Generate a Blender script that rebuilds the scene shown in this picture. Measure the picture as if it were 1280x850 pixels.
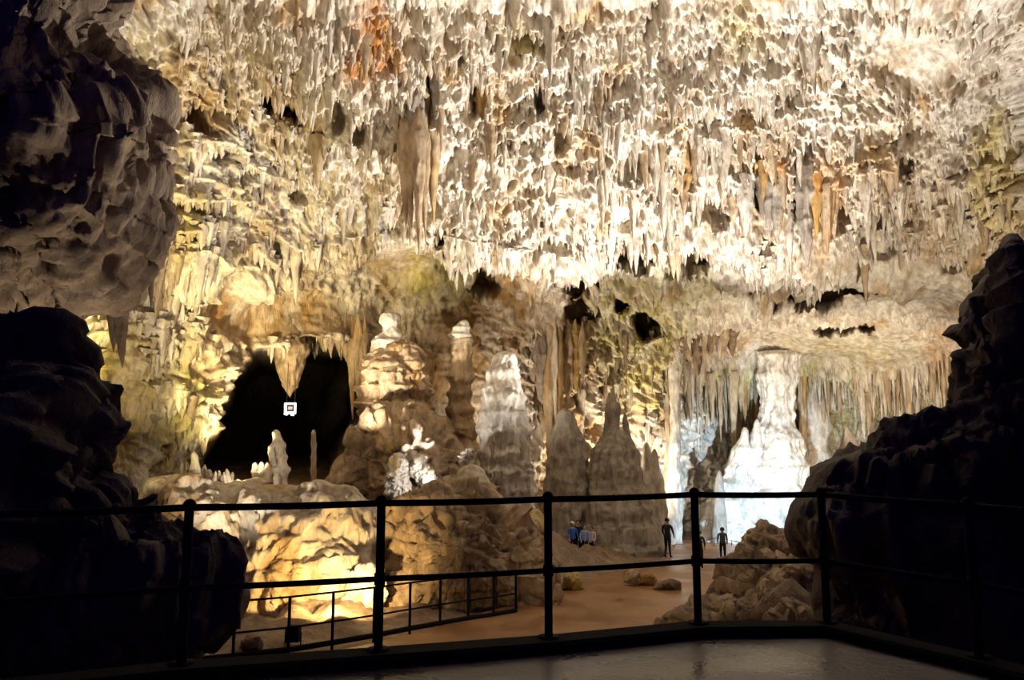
import bpy, math
import numpy as np
from mathutils import Vector

# ------------------------------------------------------------------ clear
for o in list(bpy.data.objects):
    bpy.data.objects.remove(o)
scene = bpy.context.scene
COL = scene.collection
rng = np.random.default_rng(7)

# ------------------------------------------------------------------ camera
F = 925.0                       # focal length in pixels of the 1280x850 frame
PITCH = math.radians(7.1)
EYE = 1.6
cam_d = bpy.data.cameras.new('camera')
cam_d.sensor_width = 36.0
cam_d.lens = F / 1280.0 * 36.0
cam_d.clip_end = 300
cam = bpy.data.objects.new('camera', cam_d)
cam.location = (0, 0, EYE)
cam.rotation_euler = (math.pi / 2 + PITCH, 0, 0)
COL.objects.link(cam)
scene.camera = cam
CP, SP = math.cos(PITCH), math.sin(PITCH)


def P(px, py, Y):
    """point at forward distance Y metres in the direction of photo pixel (px, py)"""
    px = np.asarray(px, float); py = np.asarray(py, float); Y = np.asarray(Y, float)
    u = (px - 640) / F; v = (425 - py) / F
    dy = CP - v * SP; dz = SP + v * CP
    t = Y / dy
    return np.stack(np.broadcast_arrays(u * t, Y, EYE + dz * t), -1)


def floor_z(y):
    return -1.7 - 0.07 * y


def G(px, py):
    """point of the sloping cave floor seen at a photo pixel"""
    u = (px - 640) / F; v = (425 - py) / F
    dy = CP - v * SP; dz = SP + v * CP
    s = dz / dy
    Y = -3.3 / (s + 0.07)
    return np.array([u / dy * Y, Y, EYE + s * Y])


# ------------------------------------------------------------------ world, lights, exposure
w = bpy.data.worlds.new('cave_dark'); scene.world = w
w.use_nodes = True
w.node_tree.nodes['Background'].inputs[0].default_value = (0.12, 0.08, 0.9, 1)
w.node_tree.nodes['Background'].inputs[1].default_value = 0.05
scene.view_settings.view_transform = 'Standard'
scene.view_settings.look = 'None'
scene.view_settings.gamma = 1
scene.view_settings.exposure = 0
scene.view_settings.use_curve_mapping = False


def flood(loc, target, watts, color, angle=100, blend=0.6, radius=0.15):
    """one floodlight of the show-cave lighting"""
    l = bpy.data.lights.new('floodlight_beam', 'SPOT')
    l.energy = watts; l.color = color
    l.spot_size = math.radians(angle); l.spot_blend = blend
    l.shadow_soft_size = radius
    o = bpy.data.objects.new('floodlight_beam', l)
    o.location = loc
    d = Vector(target) - Vector(loc)
    o.rotation_euler = d.to_track_quat('-Z', 'Y').to_euler()
    COL.objects.link(o)
    return o


WARM = (1.0, 0.88, 0.70); AMBER = (1.0, 0.76, 0.42); COOL = (0.52, 0.75, 1.0); WHITE = (1.0, 0.96, 0.91)
# ceiling floods
flood((8.6, 25.5, -2.6), (4.0, 22.5, 14), 46000, WHITE, 112, 0.9)
flood((-3.2, 28.3, 0.2), (-4.5, 23, 14), 19000, WHITE, 115, 0.9)
flood((-8.6, 16.5, -2.0), (-7.0, 27, 10), 4200, WARM, 85, 0.7)
flood((-6.6, 12.4, -1.6), (-9, 13.5, 6), 900, WARM, 110, 0.8)
# back wall behind the columns
flood(tuple(P(738, 640, 40.3)), tuple(P(735, 480, 43)), 1900, WARM, 150, 0.9)
flood(tuple(P(786, 640, 41.0)), tuple(P(815, 490, 45)), 3400, WARM, 150, 0.9)
flood(tuple(P(604, 592, 33.2)), tuple(P(600, 400, 39)), 2600, WARM, 115, 0.9)
flood(tuple(P(1180, 600, 22)), tuple(P(1130, 350, 34)), 6000, WARM, 90, 0.8)
# lower ceiling at the far end
flood(tuple(P(1090, 620, 36)), tuple(P(1030, 430, 45)), 4200, WARM, 120, 0.8)
# cool flood at the far end
flood(tuple(P(980, 668, 36)), tuple(P(915, 610, 48)), 8500, COOL, 90, 0.8)
# yellow wall behind the near rock
flood(tuple(P(95, 620, 18.5)), tuple(P(165, 400, 25)), 9500, (1.0, 0.86, 0.42), 88, 0.8)
# amber lamp on the mound by the path
flood(tuple(P(430, 748, 18.0)), tuple(P(385, 690, 22.5)), 1500, (1.0, 0.70, 0.30), 140, 0.9, 0.08)
# tunnel stalagmites and the arch above
flood(tuple(P(305, 594, 25.2)), tuple(P(318, 586, 29)), 130, WARM, 150, 0.8, 0.08)
flood(tuple(P(300, 602, 27.0)), tuple(P(345, 380, 34)), 3200, AMBER, 85, 0.8, 0.1)
# small lamp in the middle of the columns
flood(tuple(P(545, 606, 26.4)), tuple(P(505, 592, 28)), 150, WHITE, 90, 0.8, 0.08)
# narrow lamp on the tall columns
flood(tuple(P(345, 592, 24.3)), tuple(P(540, 405, 32)), 7000, WARM, 38, 0.5, 0.1)
flood(tuple(P(520, 598, 26.0)), tuple(P(634, 480, 29)), 420, WHITE, 50, 0.7, 0.08)
# path lamp under the platform edge
flood((-0.8, 9.6, -1.7), (2.2, 23, -3.4), 420, AMBER, 75, 0.8, 0.1)


# ------------------------------------------------------------------ noise
_r = np.random.default_rng(3)
_perm = _r.permutation(256).astype(np.int32)
_perm = np.concatenate([_perm, _perm, _perm])
_g = _r.normal(size=(256, 3)).astype(np.float32)
_g /= np.linalg.norm(_g, axis=1)[:, None]


def noise(p, s=1.0, seed=0):
    p = np.asarray(p, np.float32) * np.asarray(s, np.float32) + np.float32(seed * 17.31 + 100.0)
    i = np.floor(p).astype(np.int32); f = p - i
    i &= 255
    u = f * f * f * (f * (f * 6 - 15) + 10)
    out = 0
    for dx in (0, 1):
        wx = u[:, 0] if dx else 1 - u[:, 0]
        a = _perm[i[:, 0] + dx]
        for dy in (0, 1):
            wy = u[:, 1] if dy else 1 - u[:, 1]
            b = _perm[a + ((i[:, 1] + dy) & 255)]
            for dz in (0, 1):
                wz = u[:, 2] if dz else 1 - u[:, 2]
                g = _g[_perm[b + ((i[:, 2] + dz) & 255)] & 255]
                d = g[:, 0] * (f[:, 0] - dx) + g[:, 1] * (f[:, 1] - dy) + g[:, 2] * (f[:, 2] - dz)
                out = out + wx * wy * wz * d
    return out * 1.7


def fbm(p, s, octv=4, seed=0, gain=0.5, ridged=False):
    s = np.asarray(s, np.float32); a = 1.0; o = 0
    for k in range(octv):
        n = noise(p, s * 2.03 ** k, seed + k)
        if ridged:
            n = 1 - 2 * np.abs(n)
        o = o + a * n; a *= gain
    return o


def sstep(a, b, x):
    t = np.clip((x - a) / (b - a), 0, 1)
    return t * t * (3 - 2 * t)


def mixc(col, c, wgt):
    wgt = np.clip(wgt, 0, 1)[:, None]
    return col * (1 - wgt) + np.asarray(c, float)[None] * wgt


def pchip(xk, yk, x):
    """monotone cubic through (xk, yk[...,k]) -> yk[...,len(x)]"""
    xk = np.asarray(xk, float); yk = np.asarray(yk, float)
    h = np.diff(xk); d = np.diff(yk, axis=-1) / h
    m = np.zeros_like(yk)
    dl, dr = d[..., :-1], d[..., 1:]
    m[..., 1:-1] = np.where(dl * dr > 0, 2 * dl * dr / np.where(np.abs(dl + dr) < 1e-9, 1, dl + dr), 0)
    m[..., 0] = d[..., 0]; m[..., -1] = d[..., -1]
    x = np.clip(x, xk[0], xk[-1])
    k = np.clip(np.searchsorted(xk, x, side='right') - 1, 0, len(xk) - 2)
    t = (x - xk[k]) / h[k]
    return ((2 * t**3 - 3 * t**2 + 1) * yk[..., k] + (t**3 - 2 * t**2 + t) * h[k] * m[..., k]
            + (-2 * t**3 + 3 * t**2) * yk[..., k + 1] + (t**3 - t**2) * h[k] * m[..., k + 1])


# ------------------------------------------------------------------ colours of the stone (albedo)
CREAM = (0.72, 0.655, 0.55); PALE = (0.80, 0.76, 0.68); TAN = (0.52, 0.40, 0.26)
OCHRE = (0.50, 0.31, 0.11); RUST = (0.50, 0.22, 0.055); UMBER = (0.25, 0.175, 0.115)
OLIVE = (0.47, 0.42, 0.14); YELLOW = (0.66, 0.55, 0.20); GREY = (0.36, 0.32, 0.275); STONE = (0.50, 0.465, 0.415); SHADE_BROWN = (0.15, 0.115, 0.095)  # the last one is limestone darkened for rock lying in shade


# ------------------------------------------------------------------ materials
def new_mat(name):
    m = bpy.data.materials.new(name); m.use_nodes = True
    nt = m.node_tree
    return m, nt, nt.nodes['Principled BSDF']


def limestone():
    m, nt, b = new_mat('limestone')
    N, L = nt.nodes.new, nt.links.new
    at = N('ShaderNodeAttribute'); at.attribute_name = 'Col'
    geo = N('ShaderNodeNewGeometry')
    mp = N('ShaderNodeMapping'); mp.inputs['Scale'].default_value = (1, 1, 0.38)
    L(geo.outputs['Position'], mp.inputs['Vector'])
    n1 = N('ShaderNodeTexNoise'); n1.inputs['Scale'].default_value = 3.2; n1.inputs['Detail'].default_value = 7; n1.inputs['Roughness'].default_value = 0.65
    L(mp.outputs[0], n1.inputs['Vector'])
    r1 = N('ShaderNodeValToRGB')
    r1.color_ramp.elements[0].position = 0.30; r1.color_ramp.elements[0].color = (0.42, 0.34, 0.27, 1)
    r1.color_ramp.elements[1].position = 0.62; r1.color_ramp.elements[1].color = (1.12, 1.1, 1.06, 1)
    L(n1.outputs['Fac'], r1.inputs[0])
    mx = N('ShaderNodeMix'); mx.data_type = 'RGBA'; mx.blend_type = 'MULTIPLY'; mx.inputs[0].default_value = 0.85
    L(at.outputs['Color'], mx.inputs[6]); L(r1.outputs[0], mx.inputs[7])
    L(mx.outputs[2], b.inputs['Base Color'])
    n2 = N('ShaderNodeTexNoise'); n2.inputs['Scale'].default_value = 9; n2.inputs['Detail'].default_value = 8; n2.inputs['Roughness'].default_value = 0.7
    L(mp.outputs[0], n2.inputs['Vector'])
    bp = N('ShaderNodeBump'); bp.inputs['Strength'].default_value = 0.9; bp.inputs['Distance'].default_value = 0.12
    L(n2.outputs['Fac'], bp.inputs['Height']); L(bp.outputs[0], b.inputs['Normal'])
    b.inputs['Roughness'].default_value = 0.62
    b.inputs['Specular IOR Level'].default_value = 0.35
    return m


def wet_concrete(name, c1, c2, rough_lo, rough_hi, scale, bump=0.01):
    m, nt, b = new_mat(name)
    N, L = nt.nodes.new, nt.links.new
    geo = N('ShaderNodeNewGeometry')
    n1 = N('ShaderNodeTexNoise'); n1.inputs['Scale'].default_value = scale; n1.inputs['Detail'].default_value = 6
    L(geo.outputs['Position'], n1.inputs['Vector'])
    r = N('ShaderNodeValToRGB')
    r.color_ramp.elements[0].position = 0.38; r.color_ramp.elements[0].color = (*c1, 1)
    r.color_ramp.elements[1].position = 0.62; r.color_ramp.elements[1].color = (*c2, 1)
    L(n1.outputs['Fac'], r.inputs[0]); L(r.outputs[0], b.inputs['Base Color'])
    mr = N('ShaderNodeMapRange'); mr.inputs['From Min'].default_value = 0.42; mr.inputs['From Max'].default_value = 0.58
    mr.inputs['To Min'].default_value = rough_lo; mr.inputs['To Max'].default_value = rough_hi
    L(n1.outputs['Fac'], mr.inputs['Value']); L(mr.outputs[0], b.inputs['Roughness'])
    n2 = N('ShaderNodeTexNoise'); n2.inputs['Scale'].default_value = 22; n2.inputs['Detail'].default_value = 5
    L(geo.outputs['Position'], n2.inputs['Vector'])
    bp = N('ShaderNodeBump'); bp.inputs['Strength'].default_value = 0.5; bp.inputs['Distance'].default_value = bump
    L(n2.outputs['Fac'], bp.inputs['Height']); L(bp.outputs[0], b.inputs['Normal'])
    return m


def plain(name, c, rough=0.6, metal=0.0, emit=None, es=1.0, spec=0.4):
    m, nt, b = new_mat(name)
    N, L = nt.nodes.new, nt.links.new
    tc = N('ShaderNodeTexCoord')
    n = N('ShaderNodeTexNoise'); n.inputs['Scale'].default_value = 14
    L(tc.outputs['Object'], n.inputs['Vector'])
    r = N('ShaderNodeValToRGB')
    r.color_ramp.elements[0].color = (*[x * 0.75 for x in c], 1); r.color_ramp.elements[1].color = (*[min(1, x * 1.2) for x in c], 1)
    L(n.outputs['Fac'], r.inputs[0]); L(r.outputs[0], b.inputs['Base Color'])
    b.inputs['Roughness'].default_value = rough; b.inputs['Metallic'].default_value = metal; b.inputs['Specular IOR Level'].default_value = spec
    if emit:
        b.inputs['Emission Color'].default_value = (*emit, 1); b.inputs['Emission Strength'].default_value = es
    return m


ROCK = limestone()
PLATFORM = wet_concrete('wet_concrete_platform', (0.055, 0.045, 0.04), (0.12, 0.10, 0.09), 0.16, 0.42, 0.9)
PATH = wet_concrete('damp_path', (0.24, 0.115, 0.045), (0.32, 0.17, 0.07), 0.3, 0.5, 0.7, 0.02)
KERB = plain('dark_kerb', (0.010, 0.009, 0.009), 0.9, spec=0.1)
STEEL = plain('painted_steel', (0.010, 0.011, 0.015), 0.85, 0.0, spec=0.08)


# ------------------------------------------------------------------ object helpers
def tag(o, label=None, cat=None, group=None, kind=None):
    if label: o['label'] = label
    if cat: o['category'] = cat
    if group: o['group'] = group
    if kind: o['kind'] = kind
    return o


def mk_mesh(name, v, faces, mat, cols=None, smooth=True):
    me = bpy.data.meshes.new(name)
    v = np.asarray(v, np.float32)
    me.vertices.add(len(v)); me.vertices.foreach_set('co', v.ravel())
    groups = faces if isinstance(faces, list) else [faces]
    tot = sum(f.size for f in groups); nf = sum(len(f) for f in groups)
    me.loops.add(tot); me.polygons.add(nf)
    me.loops.foreach_set('vertex_index', np.concatenate([f.ravel() for f in groups]).astype(np.int32))
    sizes = np.concatenate([np.full(len(f), f.shape[1]) for f in groups]).astype(np.int32)
    me.polygons.foreach_set('loop_start', np.concatenate([[0], np.cumsum(sizes)[:-1]]).astype(np.int32))
    me.polygons.foreach_set('loop_total', sizes)
    me.polygons.foreach_set('use_smooth', np.full(nf, smooth))
    if cols is not None:
        a = me.color_attributes.new('Col', 'FLOAT_COLOR', 'POINT')
        a.data.foreach_set('color', np.concatenate([cols, np.ones((len(cols), 1))], 1).astype(np.float32).ravel())
    me.update(calc_edges=True)
    me.materials.append(mat)
    return me


def link(name, me, parent=None, loc=None):
    o = bpy.data.objects.new(name, me); COL.objects.link(o)
    if parent: o.parent = parent
    if loc is not None: o.location = loc
    return o


def obj(name, v, faces, mat, cols=None, parent=None, base=None, smooth=True):
    """base: world origin of the object (or of its parent thing)"""
    v = np.asarray(v, float)
    if base is not None:
        v = v - np.asarray(base)
    me = mk_mesh(name, v, faces, mat, cols, smooth)
    return link(name, me, parent, None if (parent or base is None) else base)


def empty(name, loc):
    o = bpy.data.objects.new(name, None); o.location = loc; o.empty_display_size = 0.1
    COL.objects.link(o); return o


def grid_faces(nr, nc, wrap=False):
    r = np.arange(nr - 1)[:, None]; c = np.arange(nc if wrap else nc - 1)[None]
    c2 = (c + 1) % nc
    return np.stack(np.broadcast_arrays(r * nc + c, r * nc + c2, (r + 1) * nc + c2, (r + 1) * nc + c), -1).reshape(-1, 4)


def normals(g):
    du = np.gradient(g, axis=1); dv = np.gradient(g, axis=0)
    n = np.cross(du, dv)
    return n / np.maximum(np.linalg.norm(n, axis=-1, keepdims=True), 1e-9)


def tube(pts, r, sides=10):
    """round bar through pts -> verts, faces (closed)"""
    pts = np.asarray(pts, float)
    t = np.gradient(pts, axis=0); t /= np.linalg.norm(t, axis=1)[:, None]
    up = np.array([0, 0, 1.0]) if abs(t[0][2]) < 0.9 else np.array([1.0, 0, 0])
    a = np.cross(t, up); a /= np.linalg.norm(a, axis=1)[:, None]; b = np.cross(a, t)
    th = np.arange(sides) * 2 * math.pi / sides
    rr = np.broadcast_to(np.asarray(r, float), (len(pts),))
    v = pts[:, None] + rr[:, None, None] * (np.cos(th)[None, :, None] * a[:, None] + np.sin(th)[None, :, None] * b[:, None])
    f = grid_faces(len(pts), sides, True)
    v = v.reshape(-1, 3); n = len(v)
    v = np.concatenate([v, pts[:1], pts[-1:]])
    k = np.arange(sides); k2 = (k + 1) % sides
    caps = np.concatenate([np.stack([k2, k, np.full(sides, n)], 1), np.stack([k + n - sides, k2 + n - sides, np.full(sides, n + 1)], 1)])
    return v, [f, caps]


def box(c, s):
    c = np.asarray(c, float); s = np.asarray(s, float) / 2
    v = np.array([[x, y, z] for x in (-1, 1) for y in (-1, 1) for z in (-1, 1)]) * s + c
    f = np.array([[0, 1, 3, 2], [4, 6, 7, 5], [0, 4, 5, 1], [2, 3, 7, 6], [0, 2, 6, 4], [1, 5, 7, 3]])
    return v, f


def rock_cols(v, base, var=UMBER, amt=0.6, seed=0, extra=None, s=0.5):
    """mineral staining of a stone: blotches and vertical streaks"""
    col = np.tile(np.asarray(base, float), (len(v), 1))
    col = mixc(col, var, amt * sstep(0.0, 0.6, fbm(v, (s, s, s * 0.45), 3, seed + 5)))
    col = mixc(col, var, 0.5 * amt * sstep(0.15, 0.5, noise(v, (2.6, 2.6, 0.35), seed + 9)))
    if extra is not None:
        col = mixc(col, extra, 0.7 * sstep(0.1, 0.6, fbm(v, s * 0.7, 2, seed + 15)))
    return col


# ================================================================== CAVE SHELL: ceiling and back wall
lip_x = [-150, 0, 100, 200, 300, 375, 480, 600, 700, 760, 850, 950, 1010, 1100, 1210, 1430]
lip_y = [330, 330, 340, 355, 352, 325, 303, 318, 335, 322, 328, 335, 352, 372, 380, 385]
rows = [-330, -150, 0, 100, 200, 290, 318, 336, 380, 440, 520, 600, 680, 780]
cols_px = [-190, 0, 130, 230, 300, 400, 500, 600, 700, 800, 900, 1000, 1100, 1200, 1450]
DEPTH = np.array([
    [11, 15, 18, 19, 20, 21, 21, 21.5, 22, 22, 22, 22, 22, 22],
    [13, 17, 20, 21, 22, 23, 23, 23, 23.5, 24, 24, 24, 24, 24],
    [13.5, 18, 22, 24, 24.5, 25, 25, 25, 25, 25, 25, 25, 25, 25],
    [13.5, 19, 23.5, 25.5, 26.5, 27, 27, 27.5, 28, 28, 28, 28.5, 28.5, 28.5],
    [13.5, 19, 24, 26.5, 28.5, 29.5, 30, 31, 32, 32, 31.5, 31, 31, 31],
    [13.5, 19, 24, 27, 29.5, 31.5, 32, 34.5, 35.5, 35, 37, 38, 38, 38],
    [13.5, 19, 24, 27, 29.5, 32, 32.5, 36.5, 38.5, 39, 39, 39, 39, 39],
    [13.5, 19, 24, 27, 29.5, 32, 32.5, 36.5, 39.0, 39.5, 39.5, 40, 40, 40],
    [13.5, 19, 24, 27, 29.5, 32, 32.5, 36, 39, 41, 42, 42, 42, 42],
    [13.5, 19, 24, 27, 29.5, 32, 33, 36.5, 40, 43, 45, 45.5, 45.5, 45.5],
    [13.5, 19, 24, 27, 29.5, 32, 33.5, 37, 42, 46.5, 50, 51, 51, 51],
    [13.5, 19, 24, 27, 29.5, 32, 33.5, 36, 41, 46.5, 51, 52, 52, 52],
    [13.5, 19, 24, 27, 29.5, 32, 33.5, 35.5, 40, 45.5, 49, 49, 49, 49],
    [13, 18.5, 23, 26, 28.5, 31, 32, 34, 37.5, 42, 44, 44, 44, 44],
    [11, 14, 17, 19, 20, 21, 22, 23, 25, 27, 27, 27, 27, 27]], float)

xs = np.concatenate([np.arange(-190, -10, 9), np.arange(-10, 1292, 1.7), np.arange(1294, 1450, 9)])
ys = np.concatenate([np.arange(-330, -12, 8), np.arange(-12, 706, 1.7), np.arange(706, 780, 6)])
PX, PY = np.meshgrid(xs, ys)
lip_off = np.interp(xs, lip_x, lip_y) - 318
V = PY - lip_off[None] * np.exp(-((PY - 318) / 150.0) ** 2)
Dr = pchip(cols_px, DEPTH.T, xs)                       # (rows, nx)
Yd = np.empty_like(PX)
for j in range(len(xs)):
    Yd[:, j] = pchip(rows, Dr[:, j], V[:, j])
NR, NC = PX.shape
pxf, pyf, vf = PX.ravel(), PY.ravel(), V.ravel()
pp = np.stack([pxf, pyf, np.zeros_like(pxf)], 1)
wob = fbm(pp, 0.03, 3, 40)                             # uneven edges of the cavities


def poly_dist(poly, x, y):
    """signed distance in pixels, positive inside"""
    poly = np.asarray(poly, float); n = len(poly)
    d = np.full(x.shape, 1e9); ins = np.zeros(x.shape, bool)
    for i in range(n):
        a, b = poly[i], poly[(i + 1) % n]
        e = b - a
        t = np.clip(((x - a[0]) * e[0] + (y - a[1]) * e[1]) / (e @ e), 0, 1)
        d = np.minimum(d, np.hypot(x - a[0] - t * e[0], y - a[1] - t * e[1]))
        c = ((a[1] > y) != (b[1] > y))
        xi = a[0] + (y - a[1]) * e[0] / (e[1] if abs(e[1]) > 1e-9 else 1e-9)
        ins ^= c & (x < xi)
    return np.where(ins, d, -d)


depth_add = np.zeros_like(pxf)
tunnel = [(243, 590), (252, 562), (268, 512), (288, 466), (322, 437), (345, 446), (360, 431), (395, 426), (440, 432),
          (463, 434), (462, 480), (455, 522), (432, 560), (412, 600), (380, 612), (300, 612)]
td = poly_dist(tunnel, pxf, pyf) + wob * 5
depth_add += 22 * sstep(-3, 26, td) + 4 * sstep(0, 6, td)
HOLES = [(333, 118, 9, 16, 3), (359, 124, 10, 17, 3), (722, 352, 21, 16, 5), (724, 391, 22, 17, 4), (803, 402, 16, 14, 6),
         (776, 380, 9, 6, 3), (862, 190, 17, 22, 3), (946, 222, 8, 32, 4), (1001, 228, 11, 44, 4), (1032, 366, 58, 9, 5),
         (1050, 408, 40, 8, 3), (786, 314, 24, 12, 4), (852, 318, 26, 16, 3), (662, 32, 26, 20, 2.5), (608, 347, 20, 12, 3.5),
         (578, 330, 30, 8, 3), (572, 385, 22, 22, 2.5), (516, 548, 14, 22, 2), (553, 299, 7, 6, 1.5), (600, 118, 12, 22, 2.5),
         (541, 92, 8, 40, 3), (675, 108, 7, 24, 2.5), (790, 200, 20, 18, 2), (1083, 270, 20, 14, 2.5), (1100, 305, 16, 14, 2),
         (1045, 255, 13, 22, 2.5), (895, 255, 14, 22, 2.5), (240, 150, 12, 20, 2), (262, 195, 14, 12, 2), (430, 130, 9, 26, 2),
         (455, 150, 10, 22, 2), (575, 55, 8, 14, 1.6), (1130, 205, 16, 16, 2), (305, 480, 10, 10, .8), (590, 225, 30, 7, 1.6),
         (940, 355, 26, 8, 3), (1190, 330, 14, 8, 2), (700, 170, 9, 22, 1.8), (370, 240, 14, 9, 1.5), (700, 10, 16, 14, 2)]
holew = np.zeros_like(pxf)
wob2 = fbm(pp, (0.07, 0.045, 1), 3, 44)
DEEP = {333, 359, 722, 724, 803, 776, 1032, 1050, 786, 608, 946, 1001, 862, 516, 852, 553, 541}
for (cx, cy, rx, ry, d) in HOLES:
    near = np.flatnonzero((np.abs(pxf - cx) < 2.2 * rx) & (np.abs(pyf - cy) < 2.2 * ry))
    rr = np.hypot((pxf[near] - cx) / rx, (pyf[near] - cy) / ry) + wob2[near] * 0.5
    k = sstep(1.2, 0.6, rr)
    depth_add[near] += (d if cx in DEEP else 0.35 * d) * k; holew[near] = np.maximum(holew[near], k)

base = P(pxf, pyf, Yd.ravel() + depth_add)
p0 = P(pxf, pyf, Yd.ravel())
Nn = normals(p0.reshape(NR, NC, 3)).reshape(-1, 3)
Nn *= np.sign((Nn * (np.array([0, 0, EYE]) - p0)).sum(1))[:, None]      # towards the chamber
ceilw = sstep(326, 300, vf)                          # 1 on the ceiling
wallw = 1 - ceilw
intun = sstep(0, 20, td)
# rough relief: big lumps, hanging terraces, vertical flutes, crust
big = fbm(p0, 0.16, 3, 1)
flut = fbm(p0, (1.1, 1.1, 0.22), 3, 11, 0.55, True)
flut2 = fbm(p0, (3.2, 3.2, 0.55), 2, 21, 0.6, True)
lump = fbm(p0, (0.55, 0.55, 0.4), 4, 31, 0.55)
tz = p0[:, 2] * 0.55 + 1.1 * fbm(p0, 0.22, 2, 51) + 0.12 * p0[:, 0] * 0.4
saw = tz - np.floor(tz)
terr = np.where(saw < 0.14, saw / 0.14, 1 - (saw - 0.14) / 0.86)       # 1 just above each overhang
tz2 = p0[:, 2] * 1.5 + 1.3 * fbm(p0, 0.5, 2, 61)
saw2 = tz2 - np.floor(tz2)
terr2 = np.where(saw2 < 0.2, saw2 / 0.2, 1 - (saw2 - 0.2) / 0.8)
# the slanting ledges in the ceiling
ledge = np.zeros_like(pxf)
for pts, amp in (([(740, 132), (830, 112), (930, 92), (1010, 72), (1080, 58)], 1.0), ([(545, 232), (600, 226), (650, 214)], 0.6),
                 ([(820, 300), (900, 303), (980, 312), (1080, 345), (1130, 368)], 0.8), ([(300, 360), (400, 318), (480, 300)], 0.7)):
    a = np.array(pts, float); yy = np.interp(pxf, a[:, 0], a[:, 1])
    inx = sstep(a[0, 0] - 25, a[0, 0] + 10, pxf) * sstep(a[-1, 0] + 25, a[-1, 0] - 10, pxf)
    dd = yy - pyf + wob * 6
    ledge += amp * inx * sstep(-2, 3, dd) * sstep(60, 2, dd)
smoothzone = np.zeros_like(pxf)                      # smooth bedrock vault (arch by the tunnel, far pale vault)
for (cx, cy, rx, ry) in ((350, 395, 115, 32), (1130, 350, 110, 40), (1000, 430, 190, 28), (1140, 55, 80, 45), (500, 325, 60, 25)):
    smoothzone = np.maximum(smoothzone, sstep(1.25, 0.7, np.hypot((pxf - cx) / rx, (pyf - cy) / ry)))
rough = (1 - 0.75 * smoothzone) * (1 - 0.85 * intun)
curt = np.zeros_like(pxf)                            # fluted curtains
for (cx, cy, rx, ry) in ((715, 500, 55, 90), (875, 435, 60, 40), (1105, 510, 100, 55), (830, 520, 40, 70), (500, 470, 50, 70), (1010, 540, 60, 60)):
    curt = np.maximum(curt, sstep(1.2, 0.7, np.hypot((pxf - cx) / rx, (pyf - cy) / ry)))
flake = fbm(p0, (4.2, 4.2, 1.7), 2, 111, 0.6, True)
disp = (0.55 * big + rough * 0.11 * flake
        + rough * (ceilw * (0.62 * terr + 0.30 * terr2 + 0.36 * flut + 0.13 * flut2 + 0.26 * lump)
                   + wallw * (0.30 * terr + 0.20 * terr2 + 0.20 * flut + 0.10 * flut2 + 0.42 * lump))
        + curt * (0.35 * flut + 0.16 * flut2) + 0.9 * ledge - 0.2)
disp *= 1 - 0.7 * holew
shell = base + Nn * disp[:, None]
SH = shell.reshape(NR, NC, 3)

# --- mineral colours of the shell, with shade painted into the tunnel
col = np.tile(np.array(CREAM), (len(shell), 1))
streak = fbm(p0, (0.9, 0.9, 0.12), 3, 71)
col = mixc(col, TAN, 0.75 * sstep(0.05, 0.7, streak))
col = mixc(col, UMBER, 0.55 * sstep(0.25, 0.75, fbm(p0, (1.9, 1.9, 0.5), 3, 81)))
col = mixc(col, PALE, 0.8 * sstep(0.0, 0.6, fbm(p0, 0.35, 3, 91)))
col = mixc(col, OCHRE, 0.65 * sstep(0.3, 0.8, fbm(p0, (0.6, 0.6, 0.22), 3, 96)))
PATCH = [(468, 35, 42, 60, RUST, 1.0), (500, 20, 20, 45, OCHRE, .8), (345, 102, 22, 30, RUST, .7), (370, 110, 14, 26, RUST, .8), (285, 60, 70, 90, TAN, .8), (225, 130, 40, 90, OCHRE, .6),
         (515, 205, 26, 95, TAN, .8), (610, 135, 28, 45, OCHRE, .8), (650, 30, 34, 30, OLIVE, .7), (930, 20, 40, 30, YELLOW, .7), (935, 140, 26, 26, OCHRE, .7),
         (965, 212, 28, 45, RUST, .8), (1028, 232, 30, 60, RUST, .8), (1060, 188, 50, 28, OCHRE, .7), (1165, 255, 50, 55, OCHRE, .6), (1262, 200, 45, 90, YELLOW, .7),
         (1160, 120, 14, 20, OCHRE, .9), (855, 200, 20, 40, OCHRE, .7), (740, 175, 30, 60, TAN, .6), (325, 265, 22, 35, TAN, .7), (230, 300, 60, 90, YELLOW, .5),
         (495, 328, 40, 22, OCHRE, 1), (550, 345, 70, 40, OLIVE, .9), (640, 375, 55, 60, OCHRE, .9), (600, 420, 60, 60, UMBER, .4), (570, 470, 70, 80, OCHRE, .7),
         (780, 420, 80, 60, OLIVE, 1), (830, 350, 90, 40, OLIVE, .5), (700, 440, 60, 60, TAN, .8), (700, 530, 30, 110, OCHRE, .8), (790, 480, 40, 50, YELLOW, .8),
         (140, 480, 60, 130, YELLOW, .9), (205, 500, 60, 100, OLIVE, .8), (240, 440, 50, 40, TAN, .6), (330, 395, 130, 40, OCHRE, .75), (225, 560, 40, 50, YELLOW, .8),
         (880, 440, 70, 40, TAN, .8), (950, 470, 180, 16, OLIVE, .9), (1110, 510, 100, 55, OLIVE, .55), (1190, 440, 40, 40, RUST, .5), (1060, 440, 100, 25, YELLOW, .35)]
blot = 0.55 + 0.9 * fbm(p0, (0.8, 0.8, 0.4), 3, 101)
for (cx, cy, rx, ry, c, s) in PATCH:
    rr = np.hypot((pxf - cx) / rx, (pyf - cy) / ry) + 0.25 * wob
    col = mixc(col, c, s * sstep(1.25, 0.4, rr) * np.clip(blot + 0.15, 0.3, 1.2))
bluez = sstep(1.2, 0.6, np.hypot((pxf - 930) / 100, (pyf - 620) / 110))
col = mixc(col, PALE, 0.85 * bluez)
col = mixc(col, SHADE_BROWN, intun)  # tunnel interior darkened by colour to deepen its shade
SHC = col.reshape(NR, NC, 3)

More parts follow.
